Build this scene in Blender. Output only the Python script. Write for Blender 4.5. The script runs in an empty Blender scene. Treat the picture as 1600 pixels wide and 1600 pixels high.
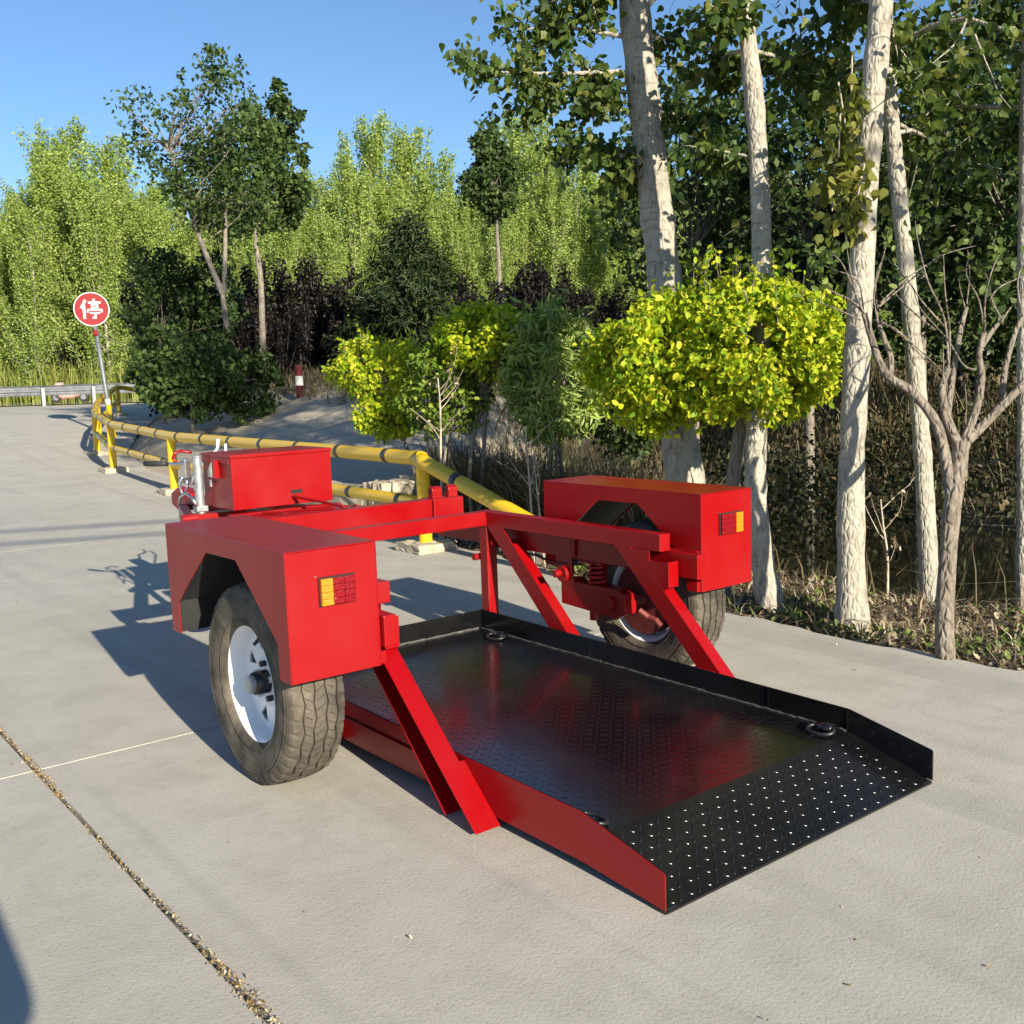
import bpy, bmesh, math, random
import numpy as np
from mathutils import Vector, Matrix

random.seed(7)
rng = np.random.default_rng(7)
scene = bpy.context.scene
COL = scene.collection

# ------------------------------------------------------------------ camera, sky, sun, exposure
CAM = np.array([-2.26406, -1.60999, 1.27743])
FWD = np.array([0.60916994, 0.78255259, -0.1285435])
RGT = np.array([0.78596672, -0.61735307, -0.03363793])
UPV = np.array([0.10568017, 0.0805397, 0.99113322])
FOC = 1609.126
cam_data = bpy.data.cameras.new('camera')
cam_data.sensor_width = 36.0
cam_data.lens = FOC / 1600.0 * 36.0
cam_data.clip_start = 0.05
cam_data.clip_end = 2000
cam = bpy.data.objects.new('camera', cam_data)
COL.objects.link(cam)
m = Matrix.Identity(4)
for i in range(3):
    m[i][0] = RGT[i]; m[i][1] = UPV[i]; m[i][2] = -FWD[i]; m[i][3] = CAM[i]
cam.matrix_world = m
scene.camera = cam

SUN_DIR = Vector((0.35, 2.61, -1.0)).normalized()
SUN_EL = math.asin(-SUN_DIR.z)
world = bpy.data.worlds.new('World')
scene.world = world
world.use_nodes = True
wn = world.node_tree.nodes
bg = wn['Background']
sky = wn.new('ShaderNodeTexSky')
sky.sky_type = 'NISHITA'
sky.sun_disc = False
sky.sun_elevation = SUN_EL
sky.sun_rotation = math.atan2(-SUN_DIR.x, -SUN_DIR.y)
sky.air_density = 1.0
sky.dust_density = 0.1
sky.ozone_density = 5.0
world.node_tree.links.new(sky.outputs[0], bg.inputs[0])
bg.inputs[1].default_value = 0.085
sun_data = bpy.data.lights.new('sun', 'SUN')
sun_data.energy = 5.0
sun_data.angle = math.radians(0.55)
sun_data.color = (1.0, 0.90, 0.73)
sun = bpy.data.objects.new('sun', sun_data)
COL.objects.link(sun)
sun.rotation_euler = SUN_DIR.to_track_quat('-Z', 'Y').to_euler()
scene.view_settings.view_transform = 'Standard'
scene.view_settings.look = 'None'
scene.view_settings.exposure = 0.92
scene.view_settings.gamma = 1.0
scene.view_settings.use_curve_mapping = False
try:
    scene.cycles.max_bounces = 5
    scene.cycles.diffuse_bounces = 3
    scene.cycles.glossy_bounces = 3
    scene.cycles.transmission_bounces = 3
    scene.cycles.transparent_max_bounces = 8
except Exception:
    pass

# ------------------------------------------------------------------ helpers
def A(px, py, d):
    """point at depth d seen along a photograph direction (used to survey positions)"""
    return CAM + d * (FWD + RGT * (px - 800) / FOC - UPV * (py - 800) / FOC)

def tag(o, label=None, cat=None, group=None, kind=None):
    if label: o['label'] = label
    if cat: o['category'] = cat
    if group: o['group'] = group
    if kind: o['kind'] = kind
    return o

def empty(name, loc=(0, 0, 0), label=None, cat=None, group=None):
    o = bpy.data.objects.new(name, None)
    o.empty_display_size = 0.1
    COL.objects.link(o)
    o.location = loc
    return tag(o, label, cat, group)

def root_loc(parent):
    v = Vector((0, 0, 0))
    while parent is not None:
        v += parent.location
        parent = parent.parent
    return v

def link(name, me, mat, parent=None, bevel=0, smooth=False, local=False, seg=2):
    """vertices are given in world coordinates unless local"""
    if parent is not None and not local:
        d = root_loc(parent)
        if d.length > 0:
            me.transform(Matrix.Translation(-d))
    if mat is not None:
        for mm in (mat if isinstance(mat, (list, tuple)) else [mat]):
            me.materials.append(mm)
    o = bpy.data.objects.new(name, me)
    COL.objects.link(o)
    o.parent = parent
    if smooth:
        me.polygons.foreach_set('use_smooth', [True] * len(me.polygons))
    if bevel:
        b = o.modifiers.new('bevel', 'BEVEL')
        b.width = bevel; b.segments = seg; b.limit_method = 'ANGLE'; b.angle_limit = math.radians(35)
        b.harden_normals = False
    return o

def frame(t):
    t = t.normalized()
    up = Vector((0, 0, 1)) if abs(t.z) < 0.95 else Vector((1, 0, 0))
    a = t.cross(up).normalized()
    b = a.cross(t).normalized()
    return a, b

class MB:
    def __init__(s):
        s.v = []; s.f = []
    def box(s, lo, hi):
        x0, y0, z0 = lo; x1, y1, z1 = hi
        n = len(s.v)
        s.v += [(x0,y0,z0),(x1,y0,z0),(x1,y1,z0),(x0,y1,z0),(x0,y0,z1),(x1,y0,z1),(x1,y1,z1),(x0,y1,z1)]
        s.f += [tuple(n+i for i in q) for q in ((0,3,2,1),(4,5,6,7),(0,1,5,4),(1,2,6,5),(2,3,7,6),(3,0,4,7))]
        return s
    def beam(s, p, q, w, h, up=(0,0,1)):
        """square section bar from p to q, w across, h along up"""
        p = Vector(p); q = Vector(q); t = (q - p).normalized(); up = Vector(up)
        a = t.cross(up).normalized(); b = a.cross(t).normalized()
        n = len(s.v)
        for e in (p, q):
            for i, j in ((-1,-1),(1,-1),(1,1),(-1,1)):
                s.v.append(tuple(e + a*(i*w/2) + b*(j*h/2)))
        s.f += [tuple(n+i for i in r) for r in ((0,1,2,3),(7,6,5,4),(0,4,5,1),(1,5,6,2),(2,6,7,3),(3,7,4,0))]
        return s
    def prism(s, poly, axis, a, b):
        """extrude polygon: axis 'x' -> poly of (y,z); 'y' -> (x,z); 'z' -> (x,y)"""
        n = len(s.v); k = len(poly)
        for c in (a, b):
            for u, w in poly:
                s.v.append({'x': (c,u,w), 'y': (u,c,w), 'z': (u,w,c)}[axis])
        s.f.append(tuple(range(n, n+k))); s.f.append(tuple(range(n+2*k-1, n+k-1, -1)))
        for i in range(k):
            j = (i+1) % k
            s.f.append((n+i, n+k+i, n+k+j, n+j))
        return s
    def tube(s, pts, rad, n=8, caps=True):
        pts = [Vector(p) for p in pts]
        if not isinstance(rad, (list, tuple, np.ndarray)): rad = [rad]*len(pts)
        base = len(s.v); a = None
        for i, p in enumerate(pts):
            t = (pts[min(i+1, len(pts)-1)] - pts[max(i-1, 0)])
            if t.length < 1e-9: t = Vector((0,0,1))
            t.normalize()
            if a is None: a, b = frame(t)
            else:
                a = (a - t*a.dot(t)); 
                a = a.normalized() if a.length > 1e-6 else frame(t)[0]
                b = a.cross(t)
            for k in range(n):
                w = 2*math.pi*k/n
                s.v.append(tuple(p + (a*math.cos(w) + b*math.sin(w))*rad[i]))
        for i in range(len(pts)-1):
            for k in range(n):
                s.f.append((base+i*n+k, base+i*n+(k+1)%n, base+(i+1)*n+(k+1)%n, base+(i+1)*n+k))
        if caps:
            s.f.append(tuple(base+k for k in range(n-1,-1,-1)))
            s.f.append(tuple(base+(len(pts)-1)*n+k for k in range(n)))
        return s
    def lathe(s, prof, n, c, axis='x', closed=False):
        """prof list of (axial, radius) about axis through c"""
        base = len(s.v); k = len(prof)
        for i in range(n):
            w = 2*math.pi*i/n; cs, sn = math.cos(w), math.sin(w)
            for (h, r) in prof:
                s.v.append((c[0]+h, c[1]+r*cs, c[2]+r*sn) if axis == 'x' else
                           (c[0]+r*cs, c[1]+r*sn, c[2]+h) if axis == 'z' else (c[0]+r*cs, c[1]+h, c[2]+r*sn))
        for i in range(n):
            for j in range(k if closed else k-1):
                j2 = (j+1) % k
                s.f.append((base+i*k+j, base+i*k+j2, base+((i+1)%n)*k+j2, base+((i+1)%n)*k+j))
        return s
    def cyl(s, p, q, r, n=16, r2=None):
        return s.tube([p, q], [r, r if r2 is None else r2], n)
    def mesh(s, name='mesh', fix=True):
        me = bpy.data.meshes.new(name)
        me.from_pydata(s.v, [], s.f)
        if fix:
            bm = bmesh.new(); bm.from_mesh(me)
            bmesh.ops.recalc_face_normals(bm, faces=bm.faces)
            bm.to_mesh(me); bm.free()
        me.update()
        return me
    def build(s, name, mat, parent=None, bevel=0, smooth=False, fix=True, local=False, seg=2):
        return link(name, s.mesh(name, fix), mat, parent, bevel, smooth, local, seg)

def quad_mesh(name, V, F):
    me = bpy.data.meshes.new(name)
    V = np.asarray(V, np.float32); F = np.asarray(F, np.int32)
    me.vertices.add(len(V)); me.vertices.foreach_set('co', V.ravel())
    me.loops.add(F.size); me.loops.foreach_set('vertex_index', F.ravel())
    me.polygons.add(len(F))
    me.polygons.foreach_set('loop_start', np.arange(len(F), dtype=np.int32)*F.shape[1])
    me.update(calc_edges=True)
    return me

def unit(a):
    return a/np.maximum(np.linalg.norm(a, axis=-1, keepdims=True), 1e-9)

LEAF = {  # (along, across, lift)
 'diamond': ([(0,0,0),(.45,.34,.05),(1,0,0),(.45,-.34,.05)], [(0,1,2,3)]),
 'heart': ([(0,0,0),(.02,.26,.05),(.30,.44,.09),(1,0,-.10),(.30,-.44,.09),(.02,-.26,.05)], [(0,1,2,3),(0,3,4,5)]),
 'oval': ([(0,0,0),(.28,.27,.07),(.70,.25,.06),(1,0,-.06),(.70,-.25,.06),(.28,-.27,.07)], [(0,1,2,3),(0,3,4,5)]),
 'lance': ([(0,0,0),(.30,.11,.03),(.65,.09,0),(1,0,-.20),(.65,-.09,0),(.30,-.11,.03)], [(0,1,2,3),(0,3,4,5)]),
 'blade': ([(0,.012,0),(.5,.010,.05),(.5,-.010,.05),(0,-.012,0),(1,0,.22)], None),
}
def leaf_arrays(P, U, N, size, shape='diamond'):
    """P base points, U along direction, N normal, size per leaf"""
    vs, fs = LEAF[shape]
    if fs is None: fs = [(0,1,2,3),(1,4,4,2)]
    U = unit(U); W = unit(np.cross(N, U)); N2 = np.cross(U, W)
    T = np.array(vs)
    V = P[:,None,:] + size[:,None,None]*(T[None,:,0,None]*U[:,None,:] + T[None,:,1,None]*W[:,None,:] + T[None,:,2,None]*N2[:,None,:])
    k = len(vs)
    F = np.array(fs)[None] + (np.arange(len(P))*k)[:,None,None]
    return V.reshape(-1,3), F.reshape(-1, 4)

def leaf_mesh(name, P, size, shape='diamond', droop=0.5, upn=0.6, out=None, r=None):
    r = r or rng
    n = len(P)
    U = unit(r.normal(size=(n,3))); U[:,2] -= droop
    N = r.normal(size=(n,3))*.8; N[:,2] += upn
    if out is not None: U += out*.6; N += out*1.6
    s = np.asarray(size) * (0.65 + 0.6*r.random(n))
    V, F = leaf_arrays(P, U, unit(N), s, shape)
    return quad_mesh(name, V, F)

def blade_mesh(name, P, h, wid=1.0, lean=0.35, r=None):
    """grass: three-sided strips bending over, quads only"""
    r = r or rng; n = len(P)
    az = r.random(n)*2*np.pi
    d = np.stack([np.cos(az), np.sin(az), np.zeros(n)], 1)
    H = (h*(0.5+0.8*r.random(n)))[:,None]
    ln = (lean*(0.2+1.3*r.random(n)))[:,None]
    side = np.stack([-np.sin(az+r.normal(size=n)), np.cos(az), np.zeros(n)], 1)*(0.004*wid)*(0.7+0.8*r.random(n))[:,None]
    z = np.array([0,0,1.0])
    c0 = P; c1 = P + H*0.55*z + d*H*ln*0.3; c2 = P + H*(1-ln*0.35)*z + d*H*ln
    V = np.stack([c0-side, c0+side, c1-side*.8, c1+side*.8, c2-side*.15, c2+side*.15], 1).reshape(-1,3)
    F = (np.array([[0,1,3,2],[2,3,5,4]])[None] + (np.arange(n)*6)[:,None,None]).reshape(-1,4)
    return quad_mesh(name, V, F)

# ------------------------------------------------------------------ materials
def ordinal(n):
    w = ['zeroth','first','second','third','fourth','fifth','sixth','seventh','eighth','ninth','tenth','eleventh','twelfth','thirteenth','fourteenth','fifteenth','sixteenth','seventeenth','eighteenth','nineteenth','twentieth']
    t = ['','','twenty','thirty','forty','fifty']
    return w[n] if n <= 20 else (t[n//10]+'-'+w[n%10] if n % 10 else t[n//10][:-1]+'ieth')

class NT:
    def __init__(s, name):
        s.m = bpy.data.materials.new(name); s.m.use_nodes = True
        s.t = s.m.node_tree; s.n = s.t.nodes; s.l = s.t.links
        s.b = s.n['Principled BSDF']; s.o = s.n['Material Output']
    def add(s, typ, **kw):
        x = s.n.new(typ)
        for k, v in kw.items():
            if k.startswith('in_'): 
                key = k[3:]
                x.inputs[int(key) if key.isdigit() else key.replace('_', ' ')].default_value = v
            else: setattr(x, k, v)
        return x
    def link(s, a, b): s.l.new(a, b)
    def coord(s, scale=(1,1,1), kind='Object'):
        tc = s.add('ShaderNodeTexCoord'); mp = s.add('ShaderNodeMapping')
        mp.inputs['Scale'].default_value = scale
        s.link(tc.outputs[kind], mp.inputs[0]); return mp.outputs[0]
    def noise(s, vec, scale, detail=4, rough=.55, dist=0):
        x = s.add('ShaderNodeTexNoise'); x.inputs['Scale'].default_value = scale
        x.inputs['Detail'].default_value = detail; x.inputs['Roughness'].default_value = rough
        x.inputs['Distortion'].default_value = dist
        if vec is not None: s.link(vec, x.inputs['Vector'])
        return x.outputs[0]
    def ramp(s, fac, stops, interp='LINEAR'):
        x = s.add('ShaderNodeValToRGB'); x.color_ramp.interpolation = interp
        e = x.color_ramp.elements
        while len(e) < len(stops): e.new(0.5)
        for el, (p, c) in zip(e, stops):
            el.position = p; el.color = (*c, 1) if len(c) == 3 else c
        s.link(fac, x.inputs[0]); return x.outputs[0]
    def mix(s, fac, a, b, mode='MIX'):
        x = s.add('ShaderNodeMix', data_type='RGBA', blend_type=mode)
        for v, i in ((fac, 0), (a, 6), (b, 7)):
            if hasattr(v, 'is_output'): s.link(v, x.inputs[i])
            else: x.inputs[i].default_value = v if i == 0 else (*v, 1)
        return x.outputs[2]
    def bump(s, h, strength=.3, dist=.01, prev=None):
        x = s.add('ShaderNodeBump'); x.inputs['Strength'].default_value = strength; x.inputs['Distance'].default_value = dist
        s.link(h, x.inputs['Height'])
        if prev: s.link(prev, x.inputs['Normal'])
        return x.outputs[0]
    def set(s, **kw):
        for k, v in kw.items():
            i = s.b.inputs[k.replace('_', ' ')]
            if hasattr(v, 'is_output'): s.link(v, i)
            else: i.default_value = (*v, 1) if isinstance(v, tuple) and len(v) == 3 else v
        return s

def paint(name, col, rough=.3, orange=.06, dust=.12, coat=.35, dustcol=(.35,.3,.24), spec=.5):
    t = NT(name); c = t.coord()
    n1 = t.noise(c, 3.5, 6, .6); n2 = t.noise(c, 70, 3)
    f = t.ramp(n1, [(.42,(0,0,0)),(.75,(dust,)*3)])
    base = t.mix(f, col, dustcol)
    rr = t.ramp(n1, [(.3,(rough*.8,)*3),(.75,(min(1,rough*1.5),)*3)])
    t.set(Base_Color=base, Roughness=rr, Coat_Weight=coat, Coat_Roughness=.12, Specular_IOR_Level=spec)
    t.set(Normal=t.bump(n2, orange, .002))
    return t.m

def plain(name, col, rough=.6, metal=0, var=.25, scale=8, bump=.15, bscale=60):
    t = NT(name); c = t.coord()
    n = t.noise(c, scale, 5)
    dark = tuple(x*(1-var) for x in col); lite = tuple(min(1, x*(1+var)) for x in col)
    t.set(Base_Color=t.ramp(n, [(.3, dark), (.7, lite)]), Roughness=rough, Metallic=metal)
    if bump: t.set(Normal=t.bump(t.noise(c, bscale, 4), bump, .004))
    return t.m

def leafmat(name, stops, trans=.35, gloss=.35):
    t = NT(name)
    g = t.add('ShaderNodeNewGeometry')
    col = t.ramp(g.outputs['Random Per Island'], stops)
    t.set(Base_Color=col, Roughness=.5, Specular_IOR_Level=gloss)
    tr = t.add('ShaderNodeBsdfTranslucent')
    tc = t.mix(1.0, col, (1.0, 1.0, .55), 'MULTIPLY')
    t.link(tc, tr.inputs[0])
    mx = t.add('ShaderNodeMixShader'); mx.inputs[0].default_value = trans
    t.link(t.b.outputs[0], mx.inputs[1]); t.link(tr.outputs[0], mx.inputs[2])
    t.link(mx.outputs[0], t.o.inputs[0])
    return t.m

def bark(name, c1, c2, c3, sx=14, sz=3.0, bump=.8, marks=.0):
    t = NT(name); c = t.coord((sx, sx, sz))
    n = t.noise(c, 1.6, 8, .65, .6)
    big = t.noise(t.coord(), 2.2, 3)
    col = t.ramp(n, [(.30, c3), (.47, c1), (.75, c2)])
    col = t.mix(t.ramp(big, [(.4,(0,0,0)),(.7,(.45,)*3)]), col, tuple(x*.62 for x in c1))
    if marks:
        cm = t.coord((3, 3, 26)); nm = t.noise(cm, 1.3, 2)
        col = t.mix(t.ramp(nm, [(.60,(0,0,0)),(.68,(marks,)*3)]), col, c3)
    v = t.add('ShaderNodeTexVoronoi', feature='DISTANCE_TO_EDGE'); v.inputs['Scale'].default_value = 2.2
    t.link(t.coord((sx*.8, sx*.8, sz*.8)), v.inputs['Vector'])
    b1 = t.bump(t.ramp(v.outputs[0], [(0,(0,0,0)),(.25,(1,1,1))]), bump, .012)
    t.set(Base_Color=col, Roughness=.9, Normal=t.bump(n, bump, .01, b1), Specular_IOR_Level=.15)
    return t.m

RED = paint('red_paint', (.27, .0016, .0032), .30, .05, .012, .05, spec=.38)
RED_MATT = RED
BLACK = paint('black_paint', (.005, .005, .0055), .22, .08, .06, .25, (.10,.085,.07))
LINER = plain('black_liner', (.012,.012,.012), .8)
YELLOW = paint('yellow_paint', (.74, .46, .008), .35, .08, .08, .2, (.42,.33,.16))
BAND = paint('black_band', (.012, .012, .018), .4, .05, .25, .1)
GALV = plain('galvanised_steel', (.34,.36,.37), .5, .6, .25, 25, .1, 120)
CHROME = plain('bright_steel', (.70,.70,.70), .22, 1.0, .1, 20, 0)
DARKSTEEL = plain('dark_steel', (.05,.05,.055), .4, .7, .3, 20, .1)
GRIP = plain('black_grip', (.03,.03,.03), .6)
WHITE = plain('white_rim_paint', (.80,.82,.84), .28, 0, .05, 6, .03)
AMBER = plain('amber_lens', (.72,.20,.004), .15, 0, .18, 160, .9, 170)
REDLENS = plain('red_lens', (.20,.002,.006), .15, 0, .4, 160, .6, 170)
HUBRED = plain('red_brown_primer', (.16,.03,.025), .6, 0, .3, 12)
SIGNRED = plain('sign_red', (.24,.004,.009), .7, 0, .08, 5, 0)
SIGNWHITE = plain('sign_white', (.78,.75,.70), .45, 0, .06, 5, 0)
POLEGREY = plain('grey_pole_paint', (.16,.18,.19), .5, .3, .3, 12, .1)
RAILGREY = plain('dull_zinc', (.30,.31,.32), .5, .6, .25, 4, .1)
CEMENT = plain('cement_block', (.44,.38,.28), .95, 0, .28, 9, .8, 40)

# ------------------------------------------------------------------ ground shape
def zr(y):
    return np.interp(y, [-50, 8, 10.8, 14, 16.6, 19.5, 26, 34, 45, 400], [0, 0, .02, .11, .23, .40, .78, .86, .9, .9])
def xe(y):
    return np.interp(y, [-60, .4, 1.1, 2.0, 2.7, 5, 8, 10.8, 14, 16.6, 20, 25, 29, 32, 45],
                     [1.98, 1.95, 1.88, 1.95, 1.95, 2.28, 2.42, 2.62, 2.95, 3.5, 4.8, 7.6, 14, 40, 40])
def sm(a, b, x):
    t = np.clip((x-a)/(b-a), 0, 1); return t*t*(3-2*t)
def gz(x, y):
    x = np.asarray(x, float); y = np.asarray(y, float)
    e = x - xe(y); base = zr(y)
    bumps = .035*np.sin(x*3.1+1.3*np.sin(y*1.7))*np.sin(y*2.7+x) + .02*np.sin(x*7.3+y*5.1)
    ditch = -0.03 - 1.15*sm(.9, 2.4, e) + 1.25*sm(6.8, 9.0, e) + .6*sm(9, 14, e)
    mound = .30*sm(.10, .42, e) + .80*sm(.4, 3.6, e) + .05*sm(3, 8, e)
    k = sm(5.9, 6.35, y - .12*(e-.5))
    k = np.where(e > 1.6, sm(5.2, 9.0, y-.55*(e-1.6)), k)
    h = ditch*(1-k) + (base+mound)*k
    far = sm(22, 30, y)
    h = h*(1-far) + (base + .12*sm(0,1,e))*far
    h = h + bumps*sm(.05, .6, e)
    off = np.where(e < 0, base - .05, h)
    return np.where((e < .12) & (e >= 0), (base-.05)*(1-e/.12) + h*(e/.12), off)

def ground_mat():
    t = NT('bank_earth'); c = t.coord()
    n = t.noise(c, 1.1, 7, .65); f = t.noise(c, 22, 6, .7)
    dirt = t.ramp(f, [(.25,(.06,.045,.03)),(.5,(.16,.125,.085)),(.72,(.30,.25,.175))])
    green = t.ramp(f, [(.3,(.03,.04,.012)),(.7,(.14,.15,.05))])
    sand = t.ramp(f, [(.25,(.36,.31,.23)),(.7,(.56,.49,.38))])
    at = t.add('ShaderNodeAttribute', attribute_name='sand')
    a = t.mix(t.ramp(n, [(.5,(0,0,0)),(.62,(.7,)*3)]), dirt, green)
    ad = t.add('ShaderNodeMath', operation='ADD'); t.link(at.outputs['Fac'], ad.inputs[0])
    sb = t.add('ShaderNodeMath', operation='MULTIPLY_ADD'); t.link(n, sb.inputs[0]); sb.inputs[1].default_value = .9; sb.inputs[2].default_value = -.45
    t.link(sb.outputs[0], ad.inputs[1])
    col = t.mix(t.ramp(ad.outputs[0], [(.42,(0,0,0)),(.58,(1,1,1))]), a, sand)
    t.set(Base_Color=col, Roughness=.95, Normal=t.bump(f, .9, .03, t.bump(n, .5, .06)), Specular_IOR_Level=.1)
    return t.m

def make_ground():
    xs = np.concatenate([np.linspace(-300,-20,15), np.linspace(-18,1.4,16), np.arange(1.6,8,.12), np.arange(8,20,.35), np.linspace(20.5,60,40), np.linspace(70,400,20)])
    ys = np.concatenate([np.linspace(-200,-20,12), np.linspace(-18,-4,15), np.arange(-3.8,16,.16), np.arange(16,40,.5), np.linspace(41,80,20), np.linspace(90,500,20)])
    X, Y = np.meshgrid(xs, ys, indexing='ij')
    Z = gz(X, Y)
    V = np.stack([X, Y, Z], -1).reshape(-1, 3)
    nx, ny = len(xs), len(ys)
    i, j = np.meshgrid(np.arange(nx-1), np.arange(ny-1), indexing='ij')
    a = (i*ny+j).ravel()
    F = np.stack([a, a+ny, a+ny+1, a+1], 1)
    me = quad_mesh('ground', V, F)
    E_ = X - xe(Y)
    s = sm(6.0, 6.5, Y)*(1-sm(17, 22, Y))*(1-sm(3.2, 5.2, E_))*.75
    at = me.attributes.new('sand', 'FLOAT', 'POINT'); at.data.foreach_set('value', s.ravel().astype(np.float32))
    o = link('ground', me, ground_mat(), smooth=True)
    tag(o, kind='structure')
make_ground()

def concrete_mat():
    t = NT('concrete'); c = t.coord()
    big = t.noise(c, .45, 7, .62, .6); mid = t.noise(c, 3.2, 8, .72, .3); fine = t.noise(c, 95, 5, .75); grit = t.noise(c, 260, 3, .6)
    brush = t.noise(t.coord((1.0, 9, 1)), 2.2, 7, .72, .4)
    col = t.ramp(mid, [(.28,(.385,.362,.305)),(.5,(.47,.446,.382)),(.75,(.53,.506,.438))])
    col = t.mix(t.ramp(big, [(.38,(0,0,0)),(.66,(.55,)*3)]), col, (.40,.375,.312))
    col = t.mix(t.ramp(brush, [(.48,(0,0,0)),(.72,(.30,)*3)]), col, (.54,.515,.45))
    col = t.mix(t.ramp(fine, [(.30,(.75,)*3),(.43,(0,0,0))]), col, (.20,.185,.155))
    col = t.mix(t.ramp(grit, [(.60,(0,0,0)),(.70,(.5,)*3)]), col, (.60,.57,.50))
    st = t.add('ShaderNodeTexVoronoi'); st.inputs['Scale'].default_value = 1.3; t.link(c, st.inputs['Vector'])
    col = t.mix(t.ramp(st.outputs['Distance'], [(.016,(.8,)*3),(.028,(0,0,0))]), col, (.13,.125,.115))
    # long faint tyre sweeps along the lane
    tr = t.noise(t.coord((3.2, .12, 1)), 1.0, 4, .5, .8)
    col = t.mix(t.ramp(tr, [(.56,(0,0,0)),(.68,(.28,)*3)]), col, (.25,.235,.205))
    t.set(Base_Color=col, Roughness=t.ramp(mid, [(.3,(.70,)*3),(.7,(.9,)*3)]), Specular_IOR_Level=.3,
          Normal=t.bump(fine, .5, .004, t.bump(mid, .25, .006)))
    return t.m
CONC = concrete_mat()
DIRT = plain('joint_dirt', (.13,.10,.06), .95, 0, .5, 40, .8, 60)

def make_road():
    # base course under the slabs, then the slabs themselves
    ys = np.concatenate([np.arange(-14, 8, 1.0), np.arange(8, 46, .5)])
    V = []; F = []
    for y in ys:
        V += [(-30, y, zr(y)-.03), (float(xe(y))-.02, y, zr(y)-.03)]
    F = [(2*i, 2*i+1, 2*i+3, 2*i+2) for i in range(len(ys)-1)]
    me = bpy.data.meshes.new('road'); me.from_pydata(V, [], F)
    road = link('road', me, DIRT); tag(road, kind='structure')
    cols = [(-30, -20.5), (-20.5, -14.5), (-14.5, -8.0), (-8.0, -1.49), (-1.49, None)]
    rows = [-14, -8.9, -3.4, 2.09, 7.6, 13.1, 18.6, 24.1, 29.6, 46]
    rr = random.Random(3)
    for ci, (xa, xb) in enumerate(cols):
        for ya, yb in zip(rows[:-1], rows[1:]):
            n = max(6, int((yb-ya)/.12)) if xb is None else max(4, int((yb-ya)/.6))
            gy = .004
            pts = []
            for i in range(n+1):
                y = ya+gy + (yb-ya-2*gy)*i/n
                jl = .004 + .005*rr.random() if xa == -1.49 else .005
                jr = .004 + .005*rr.random() if xb == -1.49 else .005
                x0 = xa + jl
                if xb is None: x1 = float(xe(y)) + .012*math.sin(y*9)+ .016*rr.gauss(0,1)
                else: x1 = xb - jr
                pts.append((x0, x1, y))
            mb = MB()
            dz = .0
            for x0, x1, y in pts:
                z = float(zr(y))+dz
                mb.v += [(x0, y, z-.16), (x0, y, z), (x1, y, z), (x1+(.03 if xb is None else 0), y, z-.16)]
            for i in range(len(pts)-1):
                a = 4*i; b = a+4
                mb.f += [(a, a+1, b+1, b), (a+1, a+2, b+2, b+1), (a+2, a+3, b+3, b+2)]
            mb.f += [(0,3,2,1), (4*n, 4*n+1, 4*n+2, 4*n+3)]
            mb.build('slab', CONC, road, fix=True)
    return road
ROAD = make_road()

# crack filling: dry bits and seeds in the long joint
def crack_debris():
    r = np.random.default_rng(5)
    y = -1.4 + 9*r.random(7000)
    dens = .5+.5*np.sin(y*5.3)*np.sin(y*2.1+1)
    keep = r.random(len(y)) < .12+.8*np.clip(dens,0,1)**1.5; y = y[keep]; d = dens[keep]
    x = -1.49 + r.normal(size=len(y))*(.0025+.0075*np.clip(d,0,1)**2) + .004*np.sin(y*3.3)
    P = np.stack([x, y, .003+.005*r.random(len(y))], 1)
    me = leaf_mesh('joint_debris', P, np.full(len(y), .0085), 'oval', 0.0, 2.0, r=r)
    m = leafmat('dry_bits', [(0,(.17,.11,.04)),(.4,(.30,.20,.07)),(.7,(.45,.36,.20)),(1,(.60,.52,.38))], .1, .1)
    o = link('joint_debris', me, m); tag(o, 'dry brown seed husks and grit along the long pavement joint', 'debris', kind='stuff')
crack_debris()

def pavement_bits():
    r = np.random.default_rng(15); n = 420
    x = -4+5.9*r.random(n); y = -1.4+12*r.random(n)
    k = ~((np.abs(x) < 1.05) & (y > -.1) & (y < 4.6)); x = x[k]; y = y[k]
    me = leaf_mesh('pavement_bits', np.stack([x, y, zr(y)+.003], 1), np.full(len(x), .011), 'oval', .0, 2.5, r=r)
    o = link('pavement_bits', me, bpy.data.materials['dry_bits']); tag(o, 'tiny dry leaf bits and grit scattered over the pavement', 'grit', kind='stuff')
pavement_bits()
# ------------------------------------------------------------------ water in the ditch
def make_water():
    t = NT('ditch_water'); c = t.coord()
    t.set(Base_Color=(.012,.013,.008), Roughness=.06, IOR=1.33, Normal=t.bump(t.noise(c, 5, 3), .05, .02))
    mb = MB(); n = 24
    xs = [3.2+i*8/ n for i in range(n+1)]
    mb.v = [(3.0,-20,-.72),(12,-20,-.72),(12,9,-.72),(3.0,9,-.72)]; mb.f = [(0,1,2,3)]
    o = mb.build('water', t.m); tag(o, kind='structure')
make_water()

# ------------------------------------------------------------------ the trailer
TR = empty('trailer', (0,0,0), 'red drop deck trailer with black tread plate floor and box mudguards', 'trailer')
P_ = .591   # platform half width
def P(name, mb, mat=RED, parent=TR, bevel=.003, smooth=False, **k):
    return mb.build(name, mat, parent, bevel, smooth, **k)

DZ = .092; KY = .285; FY = 2.325
def floor_z(y):
    return DZ if y >= KY else .008 + (DZ-.008)*y/KY
deck = P('deck_plate', MB().prism([(0.0,.002),(0.0,.008),(KY,DZ),(FY-.004,DZ),(FY-.004,DZ-.008),(KY,DZ-.010)], 'x', -P_+.006, P_-.006), BLACK, bevel=0)

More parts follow.
